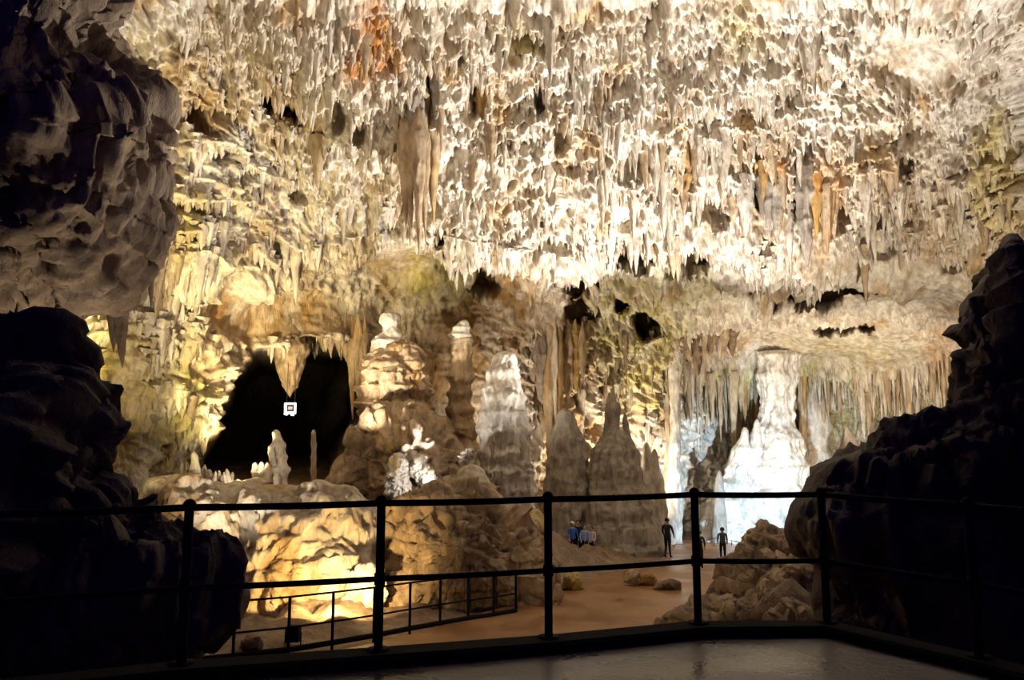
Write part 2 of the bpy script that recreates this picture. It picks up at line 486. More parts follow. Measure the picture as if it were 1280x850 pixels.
gf = grid_faces(NR, NC)
fv = vf[gf[:, 0]]
isceil = fv < 318


def submesh(faces):
    idx, inv = np.unique(faces.ravel(), return_inverse=True)
    return idx, inv.reshape(faces.shape)


i1, f1 = submesh(gf[isceil])
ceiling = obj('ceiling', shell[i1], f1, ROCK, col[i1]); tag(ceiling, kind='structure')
ceiling['label'] = 'floodlit cream cave ceiling crowded with hanging stalactites'
i2, f2 = submesh(gf[~isceil])
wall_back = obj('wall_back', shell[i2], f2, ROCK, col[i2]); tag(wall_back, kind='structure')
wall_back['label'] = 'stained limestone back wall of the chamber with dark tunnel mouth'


def shell_at(px, py):
    j = int(np.clip(np.searchsorted(xs, px), 0, NC - 1)); i = int(np.clip(np.searchsorted(ys, py), 0, NR - 1))
    return SH[i, j], SHC[i, j]


# ================================================================== FLOOR, PATH, PLATFORM
fx = np.arange(-34, 36.1, 0.22); fy = np.arange(5.0, 66, 0.22)
FX, FY = np.meshgrid(fx, fy)
fz = floor_z(FY)
path_c = np.array([[-7.5, 8.5], [-4.6, 11.8], [-1.2, 15.3], [1.6, 19.0], [4.4, 24.5], [7.2, 31.0], [9.8, 38.5], [11.6, 46.0]])
path_w = np.array([1.7, 1.8, 2.0, 2.6, 2.7, 1.9, 1.6, 1.6])
tt = np.linspace(0, len(path_c) - 1, 90)
pcx = pchip(np.arange(len(path_c)), path_c[:, 0], tt); pcy = pchip(np.arange(len(path_c)), path_c[:, 1], tt); pw = pchip(np.arange(len(path_c)), path_w, tt)
fp = np.stack([FX.ravel(), FY.ravel(), np.zeros(FX.size)], 1)
pd = np.full(FX.size, 1e9)
for a, b, ww in zip(pcx, pcy, pw):
    pd = np.minimum(pd, np.hypot(fp[:, 0] - a, fp[:, 1] - b) - ww)
offp = sstep(0.0, 3.0, pd)
bump = fbm(fp, 0.35, 4, 3) * 0.5 + np.abs(fbm(fp, 0.9, 3, 5)) * 0.4 + 0.12 * fbm(fp, 1.6, 2, 6, 0.5, True)
terrace = sstep(22.8, 25.0, fp[:, 1] + fbm(fp, 0.3, 2, 8)) * sstep(-3.2, -5.6, fp[:, 0] + 0.8 * fbm(fp, 0.3, 2, 9))
zf = fz.ravel() + offp * (bump + 0.1) - 0.12 * (1 - offp)
zf = zf * (1 - terrace) + terrace * (-1.15 + 0.02 * (fp[:, 1] - 24) + 0.3 * bump)
# rising ground beneath the group of columns
cm = sstep(1.2, 0.3, np.hypot((fp[:, 0] + 2.5) / 5.6, (fp[:, 1] - 30.5) / 5.0)) * offp
zf = np.maximum(zf, zf * (1 - cm) + cm * (-1.0 + 0.4 * bump))
fpz = np.stack([fp[:, 0], fp[:, 1], zf], 1)
fc = rock_cols(fpz, (0.36, 0.27, 0.19), UMBER, 0.8, 3)
floor = tag(obj('floor', fpz, grid_faces(len(fy), len(fx)), ROCK, fc), 'uneven brown stone floor of the cave', kind='structure')

# path ribbon
dirx = np.gradient(pcx); diry = np.gradient(pcy); dl = np.hypot(dirx, diry)
nx_, ny_ = -diry / dl, dirx / dl
pr = []
for s in np.linspace(-1, 1, 15):
    x = pcx + nx_ * pw * s; y = pcy + ny_ * pw * s
    pr.append(np.stack([x, y, floor_z(y) + 0.02 - 0.0 * s], 1))
pr = np.stack(pr)
tag(obj('path', pr.reshape(-1, 3), grid_faces(15, len(tt)), PATH), 'damp orange brown path winding between the stalagmites', kind='structure')

# viewing platform: wet concrete slab inside the railing
POSTS = [(-3.45, 4.66), (-2.2, 5.15), (-0.945, 5.46), (0.275, 5.78), (1.50, 6.20), (2.55, 6.22), (3.2, 5.3), (3.75, 4.3)]
edge = np.array(POSTS)
slab_edge = np.concatenate([[(-4.6, 3.9)], edge, [(4.2, 3.3)]])
top = np.concatenate([slab_edge, [(5.4, -3)], [(-5.4, -3)]])
ny2 = len(top)
# fine slab surface as a fan of strips so it can be gently uneven
u = np.linspace(0, 1, 40)
xsb = np.linspace(-5.2, 5.2, 90)
ye = np.interp(xsb, slab_edge[:, 0], slab_edge[:, 1])
sv = np.stack([np.broadcast_to(xsb, (40, 90)), -3 + u[:, None] * (ye + 3)[None], np.zeros((40, 90))], -1)
sv[..., 2] = 0.004 * fbm(sv.reshape(-1, 3), 1.2, 3, 2).reshape(40, 90) - 0.004
sb = sv.copy(); sb[..., 2] = -0.35
vv = np.concatenate([sv.reshape(-1, 3), sb.reshape(-1, 3)])
gt = grid_faces(40, 90); nb = 40 * 90
sides_ = []
last = 39 * 90
for k in range(89):
    sides_.append([last + k, last + k + 1, nb + last + k + 1, nb + last + k])
platform = tag(obj('platform', vv, [gt, gt[:, ::-1] + nb, np.array(sides_)[:, ::-1]], PLATFORM),
               'wet dark concrete viewing platform inside the railing', kind='structure')
# kerb under the railing
kp = np.concatenate([[(-4.6, 3.9)], edge, [(4.2, 3.3)]])
kd = np.gradient(kp, axis=0); kd /= np.linalg.norm(kd, axis=1)[:, None]
kn = np.stack([-kd[:, 1], kd[:, 0]], 1)
prof = [(-0.16, 0.0), (-0.16, 0.05), (-0.13, 0.075), (0.07, 0.075), (0.09, 0.05), (0.09, -0.3)]
kv = np.stack([np.concatenate([kp + kn * a, np.full((len(kp), 1), z)], 1) for a, z in prof])
tag(obj('kerb', kv.reshape(-1, 3), grid_faces(len(prof), len(kp))[:, ::-1], KERB, smooth=False), 'black kerb running under the platform railing', kind='structure')


# ================================================================== ROCKS FROM OUTLINES
def outline_rock(name, poly, Y, thick, base_c, var_c=UMBER, amt=0.6, seed=0, lump=0.35, ls=0.5, flute=0.0, nth=220, nr=46, mat=None,
                 extra=None, tilt=0.0, centre=None, cscale=0.5, power=0.5):
    """closed stone: silhouette from the outline, swelling towards and away from the viewer"""
    mat = mat or ROCK
    poly = np.asarray(poly, float)
    c = np.asarray(centre, float) if centre is not None else poly.mean(0)
    seg = np.linalg.norm(np.diff(np.concatenate([poly, poly[:1]]), axis=0), axis=1)
    s = np.concatenate([[0], np.cumsum(seg)]); q = np.concatenate([poly, poly[:1]])
    t = np.arange(nth) / nth * s[-1]
    bx = np.interp(t, s, q[:, 0]); by = np.interp(t, s, q[:, 1])
    dist = np.hypot(bx - c[0], by - c[1])
    jp = np.stack([bx, by, np.zeros_like(bx)], 1)
    size = min(np.ptp(poly[:, 0]), np.ptp(poly[:, 1]))
    fj = 1 + min(5.0, 0.045 * size) * fbm(jp, 6.0 / max(size, 60), 4, seed + 2, 0.6) / dist
    bx = c[0] + (bx - c[0]) * fj; by = c[1] + (by - c[1]) * fj
    rads = np.sin(np.linspace(0.02, math.pi / 2, nr + 6))
    back = np.sin(np.linspace(math.pi / 2 * 0.95, 0.05, max(14, nr // 2)))
    rr = np.concatenate([rads, back]); sg = np.concatenate([-np.ones(len(rads)), np.ones(len(back))])
    X = c[0] + rr[:, None] * (bx - c[0])[None]; Yp = c[1] + rr[:, None] * (by - c[1])[None]
    dep = Y + sg[:, None] * thick * ((1 - rr**2) ** power)[:, None] + tilt * (Yp - c[1]) / 100.0
    W = P(X, Yp, dep)
    g = W; n = normals(g)
    cen = W.reshape(-1, 3).mean(0)
    n *= np.sign((n * (g - cen)).sum(-1, keepdims=True))
    f = g.reshape(-1, 3)
    d = lump * fbm(f, ls, 4, seed + 1, 0.55) + 0.22 * lump * fbm(f, ls * 4, 3, seed + 3, 0.6, True) + 0.35 * lump * (1 - 2 * np.abs(fbm(f, ls * 1.7, 3, seed + 4, 0.5)))
    if flute:
        d = d + flute * fbm(f, (2.2, 2.2, 0.35), 3, seed + 7, 0.55, True)
    damp = (1 - 0.85 * sstep(0.86, 1.0, rr))[:, None]
    f = f + (n * (d.reshape(len(rr), nth) * damp)[..., None]).reshape(-1, 3)
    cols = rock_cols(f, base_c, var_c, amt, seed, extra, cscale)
    b = np.array([f[:, 0].mean(), f[:, 1].mean(), f[:, 2].min()])
    f2 = grid_faces(len(rr), nth, True)
    n0 = len(f)
    f = np.concatenate([f, f[:nth].mean(0)[None], f[n0 - nth:].mean(0)[None]])
    cols = np.concatenate([cols, cols[:1], cols[-1:]])
    k = np.arange(nth); k2 = (k + 1) % nth
    caps = np.concatenate([np.stack([k2, k, np.full(nth, n0)], 1), np.stack([n0 - nth + k, n0 - nth + k2, np.full(nth, n0 + 1)], 1)])
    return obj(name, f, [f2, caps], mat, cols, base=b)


wl = outline_rock('wall_left', [(-260, 470), (-100, 452), (0, 442), (30, 412), (75, 402), (95, 400), (112, 388), (130, 384), (142, 392), (160, 386), (178, 362), (192, 330),
                                (206, 285), (212, 240), (198, 185), (206, 130), (180, 85), (140, 40), (135, -10), (150, -90), (120, -320), (-260, -330)],
                  15.5, 4.5, (0.44, 0.33, 0.23), UMBER, 0.8, 11, 0.5, 0.32, 0.2, 480, 110, centre=(-20, 160), power=0.6)
tag(wl, 'dim brown overhanging cave wall in shadow', kind='structure')
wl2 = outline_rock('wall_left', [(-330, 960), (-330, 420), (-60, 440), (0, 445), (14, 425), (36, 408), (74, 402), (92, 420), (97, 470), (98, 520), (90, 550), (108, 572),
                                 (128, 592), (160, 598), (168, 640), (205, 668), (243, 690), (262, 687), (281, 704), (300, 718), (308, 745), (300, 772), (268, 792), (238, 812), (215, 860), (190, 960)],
                   9.6, 2.0, SHADE_BROWN, (0.07, 0.055, 0.05), 0.6, 23, 0.32, 0.6, 0.2, 460, 110, centre=(0, 720))  # near limestone coloured dark so that it looks unlit
tag(wl2, 'dark near cave wall of lumpy rock beyond the railing', kind='structure')
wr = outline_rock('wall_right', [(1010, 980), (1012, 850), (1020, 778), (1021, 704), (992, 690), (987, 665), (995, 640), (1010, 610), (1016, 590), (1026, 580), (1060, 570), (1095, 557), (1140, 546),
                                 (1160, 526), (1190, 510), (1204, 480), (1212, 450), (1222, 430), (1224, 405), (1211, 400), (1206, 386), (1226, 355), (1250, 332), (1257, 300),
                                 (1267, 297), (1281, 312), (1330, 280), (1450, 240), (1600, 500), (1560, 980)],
                  10.0, 2.0, SHADE_BROWN, (0.07, 0.055, 0.05), 0.6, 31, 0.3, 0.6, 0.15, 480, 110, centre=(1290, 660))  # shade put into the stone colour to keep the silhouette black
tag(wr, 'black silhouetted rock wall rising beyond the platform', kind='structure')

BOULD = 'boulder'
warm_mound = tag(outline_rock('rock_mound', [(150, 860), (165, 640), (178, 602), (215, 596), (260, 604), (300, 606), (345, 612), (395, 606), (440, 612), (474, 636), (488, 700), (480, 760), (440, 800), (330, 850)],
                              23.2, 2.6, CREAM, OCHRE, 0.75, 41, 0.45, 0.5, 0.1, 260, 60, extra=PALE, centre=(325, 715), tilt=-0.9),
                 'pale yellow lumpy rock mound glowing in amber lamplight beside the tunnel mouth', 'rock')
mid_mound = tag(outline_rock('rock_mound', [(468, 790), (462, 720), (470, 660), (488, 632), (520, 622), (545, 612), (575, 600), (606, 606), (640, 628), (668, 652), (684, 690), (697, 730), (690, 770), (600, 800)],
                             23.6, 2.3, TAN, UMBER, 0.75, 53, 0.6, 0.55, 0.1, 260, 60, centre=(580, 700), tilt=-1.2, extra=YELLOW),
                'brown rounded boulder mound below the white stalagmite, beside the path', 'rock')
col_base = tag(outline_rock('rock_mound', [(400, 640), (408, 604), (424, 570), (445, 535), (462, 512), (495, 498), (530, 505), (560, 530), (585, 565), (600, 610), (590, 650)],
                            30.2, 2.0, TAN, UMBER, 0.7, 61, 0.4, 0.6, 0.1, 220, 46, centre=(500, 590)),
               'grey brown sloping rock foot under the tall tiered column', 'rock')
bright_lump = tag(outline_rock('boulder', [(418, 772), (430, 745), (436, 722), (448, 706), (466, 702), (480, 712), (482, 750), (468, 775), (440, 785)],
                               20.6, 0.5, PALE, YELLOW, 0.7, 67, 0.12, 1.4, 0.05, 120, 24), 'small brightly lit cream boulder at the foot of the amber mound', 'boulder')

for k, (pl, Yb, th, lab) in enumerate([
        ([(915, 700), (925, 684), (940, 668), (953, 655), (966, 660), (975, 668), (992, 672), (1030, 668), (1040, 720), (990, 735), (930, 730)], 21, 1.2, 'jagged dark boulder heap below the black rock wall'),
        ([(880, 745), (895, 722), (905, 702), (930, 695), (985, 705), (1040, 700), (1045, 760), (960, 770), (890, 775)], 18.6, 1.3, 'brown sloping boulder beside the orange path'),
        ([(815, 790), (838, 770), (870, 762), (905, 752), (960, 745), (1040, 735), (1050, 800), (900, 810), (830, 812)], 16.6, 1.0, 'low brown rock slope at the path edge behind the railing'),
        ([(955, 742), (968, 716), (985, 706), (1012, 712), (1035, 730), (1030, 752), (980, 756)], 16.8, 0.5, 'angular dark slab lying on the brown boulder'),
        ([(960, 782), (975, 765), (1000, 758), (1035, 760), (1040, 795), (985, 798)], 15.6, 0.5, 'small dark block at the end of the kerb')]):
    tag(outline_rock('boulder', pl, Yb, th, TAN, UMBER, 0.8, 71 + k * 3, 0.28, 0.9, 0.05, 140, 30), lab, 'boulder')

# small stones round the far end of the path
for k, (pl, Yb, th, c, lab) in enumerate([
        ([(780, 728), (782, 716), (790, 712), (799, 716), (800, 726), (794, 731)], 25.5, 0.25, TAN, 'round tan stone at the edge of the orange path'),
        ([(797, 730), (802, 718), (815, 717), (822, 726), (818, 732)], 25.5, 0.25, OCHRE, 'orange stone next to the round tan stone'),
        ([(815, 737), (820, 728), (838, 723), (851, 727), (852, 737), (835, 740)], 24.6, 0.3, UMBER, 'flat dark stone on the path bend'),
        ([(700, 738), (706, 718), (716, 712), (726, 718), (730, 735), (718, 742)], 24.5, 0.3, YELLOW, 'yellowish stone under the bell shaped stalagmite'),
        ([(300, 820), (302, 802), (311, 793), (323, 794), (330, 804), (328, 820)], 15.4, 0.22, UMBER, 'dark round boulder behind the thin path railing')]):
    tag(outline_rock('boulder', pl, Yb, th, c, UMBER, 0.5, 101 + k * 3, 0.06, 2.0, 0.0, 60, 14), lab, 'boulder')


# ================================================================== LATHED STALAGMITES AND COLUMNS
def lathe(name, ctrl, Y, base_c, var_c=UMBER, amt=0.5, seed=0, nth=72, nz=130, tier=0.0, tier_n=6, flute=0.12, lump=0.12, parent=None, pbase=None,
          topc=None, pale_dir=None, rs=1.0):
    """ctrl: (px, py, half width in px) from top to bottom at distance Y"""
    a = np.asarray(ctrl, float)
    t = np.linspace(a[0, 1], a[-1, 1], nz)
    cx = pchip(a[:, 1], a[:, 0], t); hw = pchip(a[:, 1], a[:, 2], t)
    c = P(cx, t, Y)
    r = np.maximum(hw * Y / F * rs, 0.004)
    if tier:
        tz = (t - t[0]) / (t[-1] - t[0]) * tier_n + 0.35 * noise(np.stack([c[:, 2] * 0.9, c[:, 0], c[:, 1]], 1), 1.0, seed)
        sw = tz - np.floor(tz)
        r = r * (1 + 0.55 * tier * np.sin(2 * math.pi * sw ** 0.7))
    th = np.arange(nth) * 2 * math.pi / nth
    v = c[:, None] + r[:, None, None] * np.stack([np.cos(th), np.sin(th), 0 * th], -1)[None]
    f = v.reshape(-1, 3)
    rad = (v - c[:, None]); rad /= np.maximum(np.linalg.norm(rad, axis=-1, keepdims=True), 1e-9)
    rm = np.repeat(r, nth)
    d = lump * fbm(f, 0.9, 3, seed + 1, 0.55) * np.minimum(rm, 1.0) * 1.2
    d = d + flute * np.minimum(rm, 0.9) * fbm(f, (3.0, 3.0, 0.45), 2, seed + 5, 0.55, True)
    if tier:
        q = f[:, 2] * 2.2 + 1.2 * noise(f, 1.4, seed + 8)
        d = d + 0.35 * tier * np.minimum(rm, 0.8) * (1 - (q - np.floor(q)))
    d = np.maximum(d, -0.7 * rm)
    f = f + rad.reshape(-1, 3) * d[:, None]
    cols = rock_cols(f, base_c, var_c, amt, seed, None, 0.9)
    if topc is not None:
        zz = (f[:, 2] - f[:, 2].min()) / np.ptp(f[:, 2])
        cols = mixc(cols, topc, sstep(0.62, 0.9, zz + 0.1 * noise(f, 1.5, seed)))
    n0 = len(f)
    f = np.concatenate([f, c[:1], c[-1:]]); cols = np.concatenate([cols, cols[:1], cols[-1:]])
    k = np.arange(nth); k2 = (k + 1) % nth
    caps = np.concatenate([np.stack([k, k2, np.full(nth, n0)], 1), np.stack([n0 - nth + k2, n0 - nth + k, np.full(nth, n0 + 1)], 1)])
    faces = [grid_faces(nz, nth, True)[:, ::-1], caps]
    if parent is not None:
        return obj(name, f, faces, ROCK, cols, parent=parent, base=pbase)
    b = np.array([c[-1, 0], c[-1, 1], f[:, 2].min()])
    return obj(name, f, faces, ROCK, cols, base=b)


def formation(name, label, cat, Y, basepx, parts, group=None):
    b = P(*basepx, Y)
    e = empty(name, b); tag(e, label, cat, group)
    for k, p in enumerate(parts):
        nm, ctrl, dY, kw = p
        lathe(nm, ctrl, Y + dY, parent=e, pbase=b, **kw)
    return e


# tall tiered column
formation('tiered_column', 'tall tiered flowstone column with knobbly white top beside the dark tunnel', 'column', 32.0, (492, 560), [
    ('shaft', [(492, 424, 10), (492, 440, 24), (492, 452, 30), (493, 475, 36), (494, 500, 38), (496, 520, 40), (497, 560, 46), (500, 620, 60)], 0,
     dict(base_c=TAN, var_c=OCHRE, amt=0.7, seed=3, nth=130, nz=190, tier=0.12, tier_n=7, flute=0.2, lump=0.28)),
    ('tier', [(478, 440, 6), (477, 452, 15), (476, 475, 19), (474, 500, 20), (475, 525, 14)], -0.7, dict(base_c=TAN, var_c=OCHRE, amt=0.6, seed=5, tier=0.16, tier_n=4, flute=0.36, lump=0.3)),
    ('tier', [(512, 428, 5), (513, 440, 14), (513, 460, 17), (515, 485, 18), (514, 508, 12)], -0.6, dict(base_c=TAN, var_c=OCHRE, amt=0.6, seed=6, tier=0.16, tier_n=4, flute=0.36, lump=0.3)),
    ('tier', [(495, 452, 5), (496, 465, 15), (495, 490, 17), (494, 515, 8)], -1.1, dict(base_c=TAN, var_c=UMBER, amt=0.6, seed=8, tier=0.16, tier_n=4, flute=0.36, lump=0.3)),
    ('top_knob', [(487, 389, 2), (487, 393, 8), (488, 402, 11), (487, 410, 8), (486, 418, 13), (484, 428, 16), (486, 444, 20)], -0.2, dict(base_c=PALE, var_c=CREAM, amt=0.5, seed=9, tier=0.12, tier_n=3, lump=0.4)),
    ('top_knob', [(474, 420, 2), (473, 426, 7), (473, 438, 8), (475, 448, 9)], -0.5, dict(base_c=CREAM, var_c=TAN, amt=0.5, seed=10, nth=40, nz=40, lump=0.3))])
# slender column
formation('slender_column', 'slender stalagmite column with white flame shaped tip against the ochre wall', 'stalagmite', 33.0, (577, 600), [
    ('shaft', [(578, 420, 9), (577, 430, 12), (577, 445, 10), (576, 460, 13), (575, 490, 12), (576, 520, 15), (577, 550, 17), (580, 590, 24), (582, 625, 32)], 0,
     dict(base_c=TAN, var_c=OCHRE, amt=0.6, seed=13, nth=72, nz=160, tier=0.22, tier_n=9, flute=0.2)),
    ('white_tip', [(581, 400, 1.5), (579, 405, 6), (577, 412, 8), (576, 420, 10), (576, 430, 10)], -0.05, dict(base_c=PALE, var_c=CREAM, amt=0.5, seed=15, nth=48, nz=50, tier=0.2, tier_n=3, lump=0.3))])
# white stalagmite
formation('white_stalagmite', 'big rounded white stalagmite standing above the brown boulder mound', 'stalagmite', 29.0, (634, 640), [
    ('body', [(631, 439, 2), (631, 442, 9), (631, 449, 14), (630, 460, 17), (630, 475, 19), (629, 492, 23), (629, 515, 27), (630, 545, 27), (631, 575, 28), (632, 605, 29), (634, 660, 34)], 0,
     dict(base_c=PALE, var_c=GREY, amt=0.35, seed=23, nth=110, nz=190, tier=0.1, tier_n=9, flute=0.14, lump=0.16)),
    ('foot_lobe', [(648, 535, 2), (648, 545, 8), (649, 570, 11), (650, 600, 13), (651, 650, 16)], -0.4, dict(base_c=PALE, var_c=GREY, amt=0.6, seed=27, nth=56, nz=80, tier=0.1)),
    ('foot_lobe', [(619, 550, 2), (618, 560, 7), (618, 585, 10), (618, 620, 13), (618, 650, 16)], -0.5, dict(base_c=GREY, var_c=UMBER, amt=0.5, seed=29, nth=56, nz=80, tier=0.1))])
lathe('stalagmite', [(589, 580, 2), (589, 584, 10), (589, 592, 16), (588, 606, 21), (589, 624, 24), (590, 660, 30)], 25.2, CREAM, OCHRE, 0.6, 33, 80, 90, 0.06, 4)
tag(bpy.data.objects[-1] if False else COL.objects[-1], 'squat rounded cream stalagmite on top of the boulder mound', 'stalagmite')
lathe('stalagmite', [(706, 510, 2), (707, 516, 8), (708, 526, 12), (709, 545, 17), (710, 575, 22), (710, 610, 26), (711, 700, 30)], 38.5, STONE, GREY, 0.6, 43, 90, 130, 0.06, 6)
tag(COL.objects[-1], 'grey pointed stalagmite in shade next to the bell shaped one', 'stalagmite')
# bell-shaped stalagmite with bulb and spire
formation('bell_stalagmite', 'dark bell shaped stalagmite crowned by a bulb and a thin spire', 'stalagmite', 37.6, (775, 705), [
    ('bell', [(770, 536, 3), (770, 541, 12), (770, 552, 20), (769, 565, 26), (769, 590, 31), (772, 615, 35), (775, 640, 40), (778, 670, 46), (780, 705, 52)], 0,
     dict(base_c=STONE, var_c=GREY, amt=0.6, seed=53, nth=110, nz=170, tier=0.06, tier_n=7, flute=0.1, lump=0.12)),
    ('bulb', [(766, 500, 3), (766, 505, 8), (766, 511, 10), (766, 519, 8.5), (767, 530, 7), (768, 548, 9)], 0, dict(base_c=STONE, var_c=GREY, amt=0.6, seed=55, nth=48, nz=60, lump=0.08, flute=0.05)),
    ('spire', [(766, 483, 0.8), (766, 490, 2.5), (766, 497, 4), (766, 504, 5)], 0, dict(base_c=STONE, var_c=GREY, amt=0.6, seed=57, nth=24, nz=30, lump=0.08, flute=0.05)),
    ('side_spire', [(759, 511, 1), (759, 516, 2.6), (758, 535, 3), (757, 555, 4.5), (757, 575, 6)], -0.1, dict(base_c=STONE, var_c=GREY, amt=0.6, seed=58, nth=24, nz=50)),
    ('side_spire', [(781, 517, 1), (781, 522, 2.4), (782, 532, 4), (783, 537, 3.5), (784, 545, 5), (785, 575, 8)], -0.1, dict(base_c=STONE, var_c=GREY, amt=0.6, seed=59, nth=24, nz=50))])
for px_, pt, pb, hw, lab in ((808, 553, 605, 6, 'small pale spike beside the bell shaped stalagmite'), (818, 561, 605, 5, 'shorter pale spike next to the small pale spike')):
    lathe('stalagmite', [(px_, pt, 1), (px_, pt + 6, hw * .6), (px_ + 1, pt + 22, hw), (px_ + 2, pb, hw * 1.8), (px_ + 2, 700, hw * 3)], 39.5, PALE, TAN, 0.5, int(px_), 32, 60, 0.1, 4)
    tag(COL.objects[-1], lab, 'stalagmite')
# far end: grand column and neighbours in the cool light
formation('grand_column', 'massive bluish white column flaring to the floor at the far end of the cave', 'column', 46.5, (960, 690), [
    ('shaft', [(973, 440, 26), (972, 470, 22), (970, 492, 18), (970, 515, 18), (970, 540, 24), (970, 560, 32), (968, 590, 40), (964, 620, 46), (960, 650, 52), (955, 720, 62)], 0,
     dict(base_c=PALE, var_c=GREY, amt=0.45, seed=83, nth=130, nz=200, tier=0.08, tier_n=8, flute=0.12, lump=0.16)),
    ('side_step', [(931, 534, 1.5), (931, 540, 4), (929, 552, 7), (926, 566, 11), (923, 585, 15), (918, 610, 21), (912, 650, 30), (908, 715, 38)], -1.0, dict(base_c=PALE, var_c=GREY, amt=0.5, seed=85, nth=72, nz=120, tier=0.16, tier_n=8)),
    ('side_step', [(946, 524, 1), (946, 530, 3.5), (945, 545, 6), (943, 570, 10), (940, 620, 16)], -0.9, dict(base_c=PALE, var_c=GREY, amt=0.5, seed=86, nth=48, nz=90, tier=0.1)),
    ('spike', [(899, 588, 0.8), (899, 594, 3), (899, 606, 5), (899, 640, 7), (899, 700, 10)], -2.5, dict(base_c=GREY, var_c=UMBER, amt=0.5, seed=87, nth=32, nz=60))])
for px_, hw, Yc, lab, c in ((1003, 5, 48, 'thin pinkish column close beside the grand column', TAN), (1020, 14, 49, 'fluted pillar joining floor and ceiling near the curtain wall', CREAM),
                            (843, 6, 43.5, 'thin pale column at the edge of the cool lit area', PALE), (835, 4, 44, 'very thin column next to the thin pale column', TAN)):
    lathe('cave_column', [(px_, 430, hw * 1.6), (px_, 480, hw), (px_ + 1, 540, hw * .9), (px_, 600, hw * 1.2), (px_, 720, hw * 1.8)], Yc, c, UMBER, 0.5, int(px_), 40, 130, 0.08, 9, 0.2, 0.2)
    tag(COL.objects[-1], lab, 'column')
lathe('stalagmite', [(1058, 534, 1), (1059, 540, 4), (1062, 552, 9), (1066, 565, 13), (1068, 620, 20)], 30, GREY, UMBER, 0.6, 93, 40, 70, 0.1, 4)
tag(COL.objects[-1], 'dark cone shaped stalagmite poking above the black rock wall', 'stalagmite')
lathe('stalagmite', [(130, 494, 1.5), (129, 500, 7), (127, 515, 8), (124, 535, 10), (122, 560, 12), (120, 620, 15)], 20.5, UMBER, GREY, 0.5, 95, 48, 90, 0.12, 5)
tag(COL.objects[-1], 'dark upright stalagmite in front of the yellow wall', 'stalagmite')

# stalagmites at the tunnel mouth
formation('stalagmite', 'tallest cream stalagmite at the tunnel mouth, built of stacked knobs', 'stalagmite', 28.0, (350, 632), [
    ('knob', [(345, 537, 1.2), (345, 541, 4), (347, 549, 6), (349, 560, 7), (350, 575, 8), (351, 592, 9), (350, 605, 8), (352, 650, 11)], 0, dict(base_c=CREAM, var_c=TAN, amt=0.4, seed=111, nth=44, nz=110, tier=0.28, tier_n=7)),
    ('knob', [(340, 555, 1), (339, 560, 3.5), (340, 572, 4), (343, 582, 4)], -0.25, dict(base_c=CREAM, var_c=TAN, amt=0.4, seed=112, nth=28, nz=40, tier=0.2, tier_n=3)),
    ('knob', [(347, 592, 1), (346, 597, 4), (347, 610, 5), (350, 625, 7), (350, 645, 9)], -0.35, dict(base_c=CREAM, var_c=TAN, amt=0.4, seed=113, nth=28, nz=50, tier=0.2, tier_n=3)),
    ('knob', [(355, 606, 1), (355, 611, 4.5), (356, 625, 5), (356, 645, 7)], -0.4, dict(base_c=PALE, var_c=CREAM, amt=0.4, seed=114, nth=28, nz=40, tier=0.2, tier_n=3))])
for (px_, pt, pb, hw, Yc, lab) in ((319, 578, 640, 4.5, 29, 'short cream stalagmite of the tunnel mouth trio, farthest from the tallest one'), (327, 577, 640, 4, 28.6, 'short cream stalagmite between its two neighbours at the tunnel mouth'),
                                   (335, 578, 640, 5, 28.2, 'short stacked cream stalagmite touching the tallest one at the tunnel mouth'), (392, 537, 640, 3.2, 30.5, 'lone thin stalagmite standing apart in the dark tunnel mouth')):
    lathe('stalagmite', [(px_, pt, 1), (px_, pt + 4, hw * .7), (px_, pt + 14, hw), (px_ + .5, pt + 24, hw * .9), (px_, pb - 20, hw * 1.3), (px_, pb, hw * 1.9)], Yc, CREAM, TAN, 0.5, int(px_), 28, 70, 0.22, 6)
    tag(COL.objects[-1], lab, 'stalagmite')
# row of little spikes on the ledge
r2 = np.random.default_rng(5)
spk = [(244, 564, 5)] + [(224 + k * 2.9 + r2.uniform(-1, 1), 583 + r2.uniform(-6, 7) + 0.12 * (k * 3), r2.uniform(2.2, 4.0)) for k in range(23)]
for k, (px_, pt, hw) in enumerate(spk):
    lean = r2.uniform(-3, 3)
    lathe('stalagmite', [(px_ + lean, pt, .6), (px_ + lean * .7, pt + 5, hw * .7), (px_, pt + 14, hw), (px_, 612, hw * 1.6), (px_, 625, hw * 2)], 26.5 + r2.uniform(-.5, .5), CREAM, TAN, 0.5, 200 + k, 14, 24, 0.15, 3)
    if k == 0:
        tag(COL.objects[-1], 'tallest cream spike at the end of the row of little spikes', 'stalagmite')
    else:
        tag(COL.objects[-1], 'little cream spike in the row on the tunnel ledge', 'stalagmite', 'row of little spikes on the ledge')

# bright flaky white formations in the middle
for k, (pl, Yb, th, lab) in enumerate([
        ([(482, 600), (484, 584), (492, 574), (500, 566), (507, 575), (506, 592), (512, 606), (508, 624), (498, 628), (488, 618)], 27.6, 0.35, 'glowing white crusted rock touching the leaning white slab'),
        ([(504, 568), (512, 562), (521, 572), (531, 582), (541, 592), (546, 604), (540, 612), (528, 606), (516, 592)], 27.7, 0.3, 'leaning white flaky slab glowing in lamplight'),
        ([(496, 640), (500, 624), (514, 618), (530, 612), (536, 622), (528, 640), (514, 652), (503, 650)], 26.0, 0.3, 'white jagged stone under the leaning white slab'),
        ([(578, 580), (582, 566), (588, 562), (592, 572), (590, 584)], 27.2, 0.15, 'thin white shard behind the squat cream stalagmite')]):
    tag(outline_rock('white_rock', pl, Yb, th, PALE, GREY, 0.4, 141 + k * 5, 0.13, 2.6, 0.12, 120, 34), lab, 'rock')


